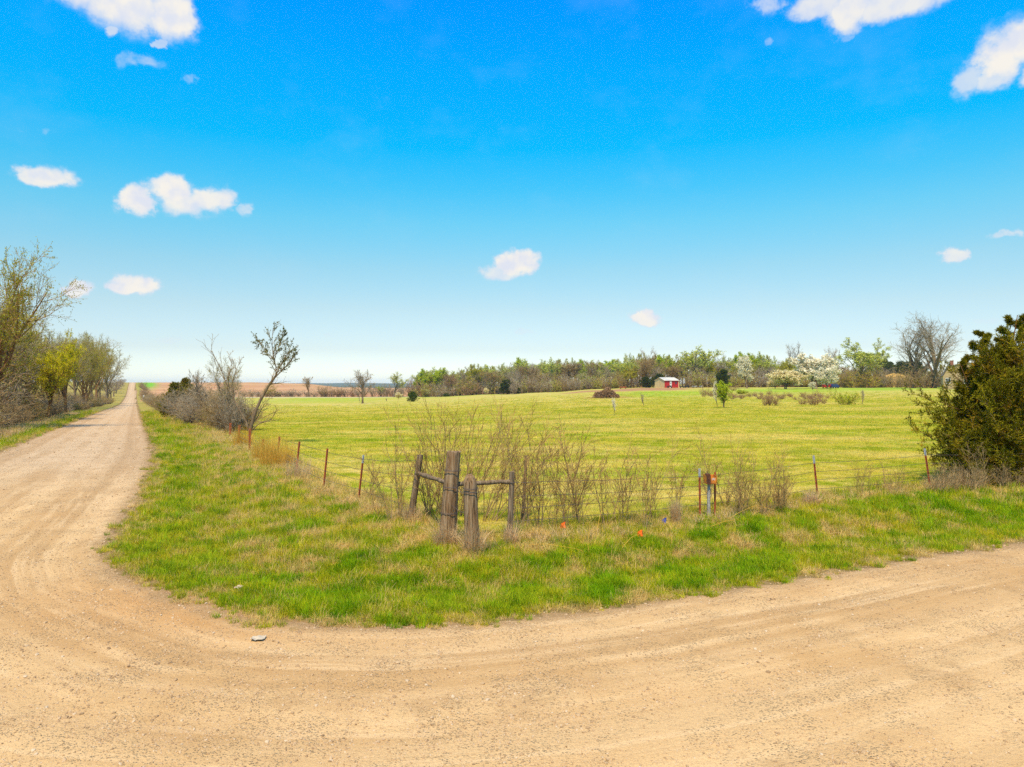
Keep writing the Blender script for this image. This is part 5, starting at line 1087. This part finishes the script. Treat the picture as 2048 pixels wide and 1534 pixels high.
def blademat(name, field, dry, tintc, k=(1, 1, 1)):
    m, t = mat(name); c = cover(t, dry, field); tn = attr(t, 'tint'); r = t.new('ShaderNodeObjectInfo').outputs['Random']
    c = t.mix(t.math('MULTIPLY', t.ss(tn, .55, 1.0), .7), c, tintc); c = t.mix(t.math('MULTIPLY', r, .9), c, t.mix(1.0, c, (.50, .58, .45, 1), 'MULTIPLY'))
    c = t.mix(1.0, c, (*k, 1), 'MULTIPLY')
    a = t.new('ShaderNodeBsdfDiffuse', {0: c}); b = t.new('ShaderNodeBsdfTranslucent', {0: c}); x = t.new('ShaderNodeMixShader', {0: .35, 1: a.outputs[0], 2: b.outputs[0]}); t.new('ShaderNodeOutputMaterial', {0: x.outputs[0]}); return m
blademat('blade_green', 0.0, 0.0, (.58, .52, .05, 1), (1.6, 1.38, 1.0)); blademat('blade_lush', 0.0, 0.0, (.16, .34, .010, 1), (1.25, 1.35, 1.0)); blademat('blade_dry', 0.0, 1.0, (.74, .58, .28, 1), (1.4, 1.35, 1.2)); blademat('blade_field', 1.0, 0.0, (.62, .50, .08, 1), (1.75, 1.70, 1.3))
leafmat('grass_orange', (.66, .36, .04, 1), (.86, .56, .12, 1), .3); leafmat('grass_tan', (.60, .38, .18, 1), (.82, .58, .32, 1), .3)
def scatter(name, pts, rot, scl, pick, protos, label):
    me = bpy.data.meshes.new(name); n = len(pts); me.vertices.add(n); me.vertices.foreach_set('co', np.asarray(pts, np.float32).ravel())
    a = me.attributes.new('rot', 'FLOAT_VECTOR', 'POINT'); a.data.foreach_set('vector', np.asarray(rot, np.float32).ravel())
    a = me.attributes.new('scl', 'FLOAT', 'POINT'); a.data.foreach_set('value', np.asarray(scl, np.float32)); a = me.attributes.new('pick', 'INT', 'POINT'); a.data.foreach_set('value', np.asarray(pick, np.int32))
    o = obj(name, me); c = bpy.data.collections.new(name+'_kinds')
    for p_ in protos: c.objects.link(p_)
    g = bpy.data.node_groups.new(name, 'GeometryNodeTree'); g.interface.new_socket('Geometry', in_out='INPUT', socket_type='NodeSocketGeometry'); g.interface.new_socket('Geometry', in_out='OUTPUT', socket_type='NodeSocketGeometry')
    N = g.nodes.new; i_ = N('NodeGroupInput'); o_ = N('NodeGroupOutput'); ci = N('GeometryNodeCollectionInfo'); ci.inputs['Collection'].default_value = c; ci.inputs['Separate Children'].default_value = True; ci.inputs['Reset Children'].default_value = True
    ip = N('GeometryNodeInstanceOnPoints'); ip.inputs['Pick Instance'].default_value = True; L = g.links.new
    def na(nm, ty): q = N('GeometryNodeInputNamedAttribute'); q.data_type = ty; q.inputs['Name'].default_value = nm; return q.outputs[0]
    L(i_.outputs[0], ip.inputs['Points']); L(ci.outputs[0], ip.inputs['Instance']); L(na('pick', 'INT'), ip.inputs['Instance Index']); L(na('rot', 'FLOAT_VECTOR'), ip.inputs['Rotation']); L(na('scl', 'FLOAT'), ip.inputs['Scale']); L(ip.outputs[0], o_.inputs[0])
    md = o.modifiers.new('scatter', 'NODES'); md.node_group = g; return tag(o, label, None, None, 'stuff')
RG = np.random.default_rng(99)
def fan_points(n, y0, y1, tmax=.86, p=1.0):
    """random ground points in front of the camera, thinning with distance"""
    u = RG.random(n); Y = y0*(y1/y0)**(u**p); X = (RG.random(n)*2-1)*tmax*(Y+2.5); return X, Y
def val(x, y, s, seed): return wav(x, y, s, seed)
# verge: dense near, covers everything between roads and fence
def verge():
    protos = [bladesmesh('tuft_a_green', 1, 46, .06, .17, .10, .0085, .9, .9, 'blade_green'), bladesmesh('tuft_b_green', 2, 40, .08, .21, .09, .009, .7, .8, 'blade_green'), bladesmesh('tuft_c_lush', 3, 48, .09, .24, .10, .010, .75, 1.0, 'blade_lush'),
              bladesmesh('tuft_d_dry', 4, 44, .08, .24, .13, .007, 1.35, 1.3, 'blade_dry', 5, 1.0), bladesmesh('tuft_e_dry', 5, 36, .10, .30, .12, .006, 1.2, 1.7, 'blade_dry', 5, 1.0), bladesmesh('tuft_f_mixed', 6, 40, .06, .16, .11, .008, 1.1, 1.0, 'blade_dry')]
    X, Y = fan_points(190000, 9.5, 170, .9, 1.35); sd = road_sd(X, Y); hay = inside(HAY, X, Y)
    e = edge_wobble(X, Y); s = sd+np.where(Y < 90, e, 0)
    dep = -s; keep = (s < -.02+RG.random(len(X))**3*.28) & ~(hay & (np.minimum(dist(FENCE_L, X, Y, False), dist(FENCE_R, X, Y, False)) > .9)) & (RG.random(len(X)) < np.clip(.25+dep*1.5, .10, 1)) & (Y < 150)
    X, Y, dep = X[keep], Y[keep], dep[keep]; n = len(X); Z = height(X, Y)
    fd = np.minimum(dist(FENCE_L, X, Y, False), dist(FENCE_R, X, Y, False))
    dry = .36+.62*wav(X, Y, 1.9, 41)+.45*wav(X, Y, .7, 42)+.30*wav(X, Y, 6, 43)+.44*np.exp(-(fd/.9)**2)+.20*np.exp(-((dep-.1)/.25)**2)-.25*np.exp(-((dep-1.3)/.8)**2)+RG.normal(0, .22, n)
    dry = dry+.18*(X < 0)*np.clip((Y-14)/10, 0, 1)
    pick = np.where(dry > .62, RG.choice([3, 4, 5], n), np.where(dry < .12, 2, RG.choice([0, 1, 5], n, p=[.45, .40, .15])))
    big_ = 1+np.clip((Y-16)/22, 0, 2.6); scl = RG.uniform(.40, 1.35, n)*(.66+.38*np.clip(dep/1.2, 0, 1))*big_**.85*(1+.25*wav(X, Y, 1.1, 44)); scl *= np.where(Y > 28, .8, 1)
    rot = np.stack([RG.normal(0, .12, n), RG.normal(0, .12, n), RG.uniform(0, 6.28, n)], 1); print('verge tufts', n)
    scatter('verge_grass', np.stack([X, Y, Z-.005], 1), rot, scl, pick, protos, 'rough green and straw coloured grass on the road verge')
def fieldgrass():
    protos = [bladesmesh('turf_a', 11, 60, .03, .08, .20, .009, 1.0, .9, 'blade_field', 3), bladesmesh('turf_b', 12, 56, .04, .10, .22, .009, .9, .8, 'blade_field', 3), bladesmesh('turf_c', 13, 50, .04, .11, .24, .008, 1.2, 1.1, 'blade_field', 3)]
    X, Y = fan_points(190000, 14, 260, .86, 1.0); k = inside(HAY, X, Y) & (RG.random(len(X)) < np.clip((260-Y)/190, 0, 1)); X, Y = X[k], Y[k]; n = len(X); s = np.clip(Y/26, .9, 3.6)**.8*RG.uniform(.7, 1.3, n); print('turf', n)
    scatter('field_grass', np.stack([X, Y, height(X, Y)-.01], 1), np.stack([np.zeros(n), np.zeros(n), RG.uniform(0, 6.28, n)], 1), s, RG.integers(0, 3, n), protos, 'short mown yellow-green grass of the hay field')
def stones():
    flatm, t = mat('stone'); r = t.new('ShaderNodeObjectInfo').outputs['Random']; c = t.ramp(r, [(0, (.26, .16, .08, 1)), (.35, (.44, .28, .14, 1)), (.8, (.54, .37, .21, 1)), (1, (.60, .46, .30, 1))]); finish(t, t.mix(t.math('MULTIPLY', t.noise(ocoord(t), 3.0, 3), .4), c, (.30, .20, .12, 1)), .95, spec=.1)
    protos = []
    ico = [(0, 0, -1), (.72, -.53, -.45), (-.28, -.85, -.45), (-.89, 0, -.45), (-.28, .85, -.45), (.72, .53, -.45), (.28, -.85, .45), (-.72, -.53, .45), (-.72, .53, .45), (.28, .85, .45), (.89, 0, .45), (0, 0, 1)]
    fc = [(0,1,2),(1,0,5),(0,2,3),(0,3,4),(0,4,5),(1,5,10),(2,1,6),(3,2,7),(4,3,8),(5,4,9),(1,10,6),(2,6,7),(3,7,8),(4,8,9),(5,9,10),(6,10,11),(7,6,11),(8,7,11),(9,8,11),(10,9,11)]
    for k in range(5):
        rng = np.random.default_rng(200+k); V = np.array(ico)*(1+rng.normal(0, .16, (12, 1)))*np.array([1, rng.uniform(.6, .95), rng.uniform(.4, .7)]); b = MB(); b.add(V, None, fc); protos.append(bpy.data.objects.new('stone_'+'abcde'[k], b.mesh('stone', MATS['stone'])))
    X, Y = fan_points(420000, 5.2, 60, .80, 1.35); sd = road_sd(X, Y); m_ = .45+.55*wav(X, Y, 1.3, 51)+.5*wav(X, Y, .45, 52)+.5*wav(sd, sd*0, 1.1, 53)+.5*np.exp(-(sd/.5)**2)+np.where(X < 1, .15, -.12)
    k = (sd > -.25) & (RG.random(len(X)) < np.clip(m_, .06, 1)*.8); X, Y, sd = X[k], Y[k], sd[k]; n = len(X); s = np.exp(RG.normal(math.log(.0072), .50, n)); s = np.clip(s, .003, .036)*np.clip(.75+Y/30, 1, 2.0); print('stones', n)
    scatter('loose_gravel', np.stack([X, Y, height(X, Y, sd)+s*.12], 1), np.stack([RG.normal(0, .3, n), RG.normal(0, .3, n), RG.uniform(0, 6.28, n)], 1), s, RG.integers(0, 5, n), protos, 'loose pale stones strewn over the gravel road')
verge(); fieldgrass(); stones()
# dead grass clumps that stand out one by one
def clump(px, py, ty, wpx, n, mt, label, seed, cone=False, dy=0.0, curl=.9, lean=.5, name='dead_grass_clump', group=None):
    p = gp(px, py); p.y += dy; p.x = (px-CX)*p.y/F; p.z = h1(p.x, p.y); s_ = p.y/F; H = up_to(p, ty); rad = wpx*s_/2
    o_ = bladesmesh('dead_grass', seed, n, H*.5, H*1.25, rad*(.9 if not cone else .7), .009, lean if not cone else .25, curl if not cone else .12, mt, 6)
    o = obj(name, o_.data, None, p); return tag(o, label, 'dead grass', group)
clump(556,934,872,76,1000,'grass_orange','tall orange dead grass round the steel posts of the left fence',1,dy=.6,lean=.4)
clump(530,918,866,54,700,'grass_orange','orange dead grass between the leaning tree and the short steel post',2,lean=.4)
clump(598,958,905,54,300,'grass_tan','brown dead grass round the dark rusty post',3,lean=.6)
clump(487,890,852,44,600,'grass_orange','orange dead grass at the foot of the leaning tree',4,lean=.4)
clump(1352,1050,1000,26,420,'grass_tan','upright cone of pale dead grass left of the orange box',5,cone=True)
clump(1622,1010,972,30,300,'grass_tan','rounded pale dead grass clump left of the lone steel post',6,curl=1.6)
clump(948,1110,1040,50,420,'grass_tan','dead grass piled round the shorter thick post',7,lean=.5,curl=1.2)
clump(892,1092,1030,56,380,'grass_tan','dead grass piled round the tallest corner post',8,lean=.6,curl=1.3)
clump(1022,1090,1040,40,260,'grass_tan','dead grass round the foot of the right thin post',9,curl=1.3)
clump(826,1046,1000,46,240,'grass_tan','dead grass round the foot of the leaning thin post',10,curl=1.3)
for k, (px, py, w_, h_) in enumerate([(1900,978,60,46),(1940,980,60,52),(1985,976,60,40),(2030,968,60,38),(1870,985,40,30),(2075,965,60,40)]):
    clump(px, py, py-h_, w_, 300, 'grass_tan', 'pale dead grass along the foot of the big cedar', 20+k, lean=.7, group='dead grass at the foot of the cedar')
for k, (px, py, w_, h_) in enumerate([(1440,1045,60,34),(1480,1038,60,32),(1530,1030,60,30),(1575,1020,50,26),(1240,1072,70,28),(1180,1080,70,30),(1120,1082,60,34),(1100,1090,60,28),(1300,1062,60,26),(1385,1050,50,30),(1700,1000,60,22),(1780,992,60,24),(1070,1085,50,34),(985,1100,40,34)]):
    clump(px, py, py-h_, w_, 170, 'grass_tan', 'low tangle of dead grass along the right fence line', 40+k, lean=1.1, curl=1.6, group='dead grass along the right fence')
for k, (px, py, w_, h_) in enumerate([(700,1010,60,26),(745,1020,60,28),(640,985,60,24),(790,1040,50,28),(470,905,60,26),(440,885,60,24),(410,870,60,20)]):
    clump(px, py, py-h_, w_, 170, 'grass_tan', 'low tangle of dead grass along the left fence line', 70+k, lean=1.1, curl=1.6, group='dead grass along the left fence')
rk = random.Random(8)
for k in range(60):
    Y = rk.uniform(38, 120); p = left(Y, rk.uniform(2.6, 4.4)); o_ = bladesmesh('dead_grass', 300+k % 6, 160, .25, .7, .8, .018, .8, 1.0, 'grass_tan', 4) if k < 6 else o_
    if k < 6: (lg := globals().setdefault('LG', [])).append(o_.data)
    o = obj('dead_grass_clump', LG[k % 6], None, p); o.rotation_euler.z = rk.uniform(0, 6.28); o.scale = (1.2, 1.2, 1); tag(o, 'pale dead grass below the roadside brush '+min(YL, key=lambda q: abs(q[0]-Y))[1], 'dead grass', 'dead grass under the left brush')
# long arching straws over the verge
def straw(pts, label, seed):
    P = [gp(px, py) for px, py, dz in pts]; o0 = P[0].copy(); Q = np.array([[q.x-o0.x, q.y-o0.y, q.z-o0.z+dz] for q, (a, b_, dz) in zip(P, pts)]); t = np.linspace(0, len(Q)-1, 16); S = np.stack([np.interp(t, range(len(Q)), Q[:, c]) for c in range(3)], 1); S[1:-1] = (S[:-2]+S[1:-1]*2+S[2:])/4
    b = MB(); b.tubes(S, np.linspace(.008, .003, 16), 4); tag(obj('long_straw', b.mesh('long_straw', MATS['grass_orange']), None, o0), label, 'straw')
straw([(1440,1052,.05),(1480,1040,.22),(1510,1032,.30),(1550,1034,.20)], 'long yellow straw arching over the grass right of the orange box', 1)
straw([(1395,1068,.05),(1450,1056,.18),(1500,1046,.10)], 'long yellow straw lying below the orange box', 2)
straw([(1190,1092,.02),(1196,1070,.25),(1204,1058,.55)], 'upright pale straw left of the middle orange flag', 3)
straw([(1235,1108,.02),(1262,1092,.20),(1290,1072,.10)], 'slanting straw below the middle orange flag', 4)
straw([(1178,1118,.02),(1176,1098,.18),(1180,1080,.35)], 'curved grey straw below the right thin post', 5)
straw([(1010,1095,.02),(1090,1098,.12),(1160,1108,.10),(1200,1120,.02)], 'long straw arching over the grass right of the thick posts', 6)
straw([(560,965,.1),(590,985,.12),(620,1010,.02)], 'long straw lying across the grass below the left fence', 7)
straw([(830,1135,.02),(850,1148,.15),(868,1160,.05)], 'short straw lying in the grass below the corner post', 8)
# low clods and grass tufts that creep into the road edge
# ------------------------------------------------------------------ air
def haze():
    b = MB(); b.box((0, 2600, 8), (64000, 9400, 58)); m = bpy.data.materials.new('air'); m.use_nodes = True; t = NT(m.node_tree); t.n.clear()
    v = t.new('ShaderNodeVolumePrincipled', {'Color': (.62, .78, .95, 1), 'Density': 0.00007}); o = t.new('ShaderNodeOutputMaterial'); t.l.new(v.outputs[0], o.inputs['Volume']); tag(obj('haze', b.mesh('haze', m)), 'thin pale haze over the far country', None, None, 'stuff')
haze()
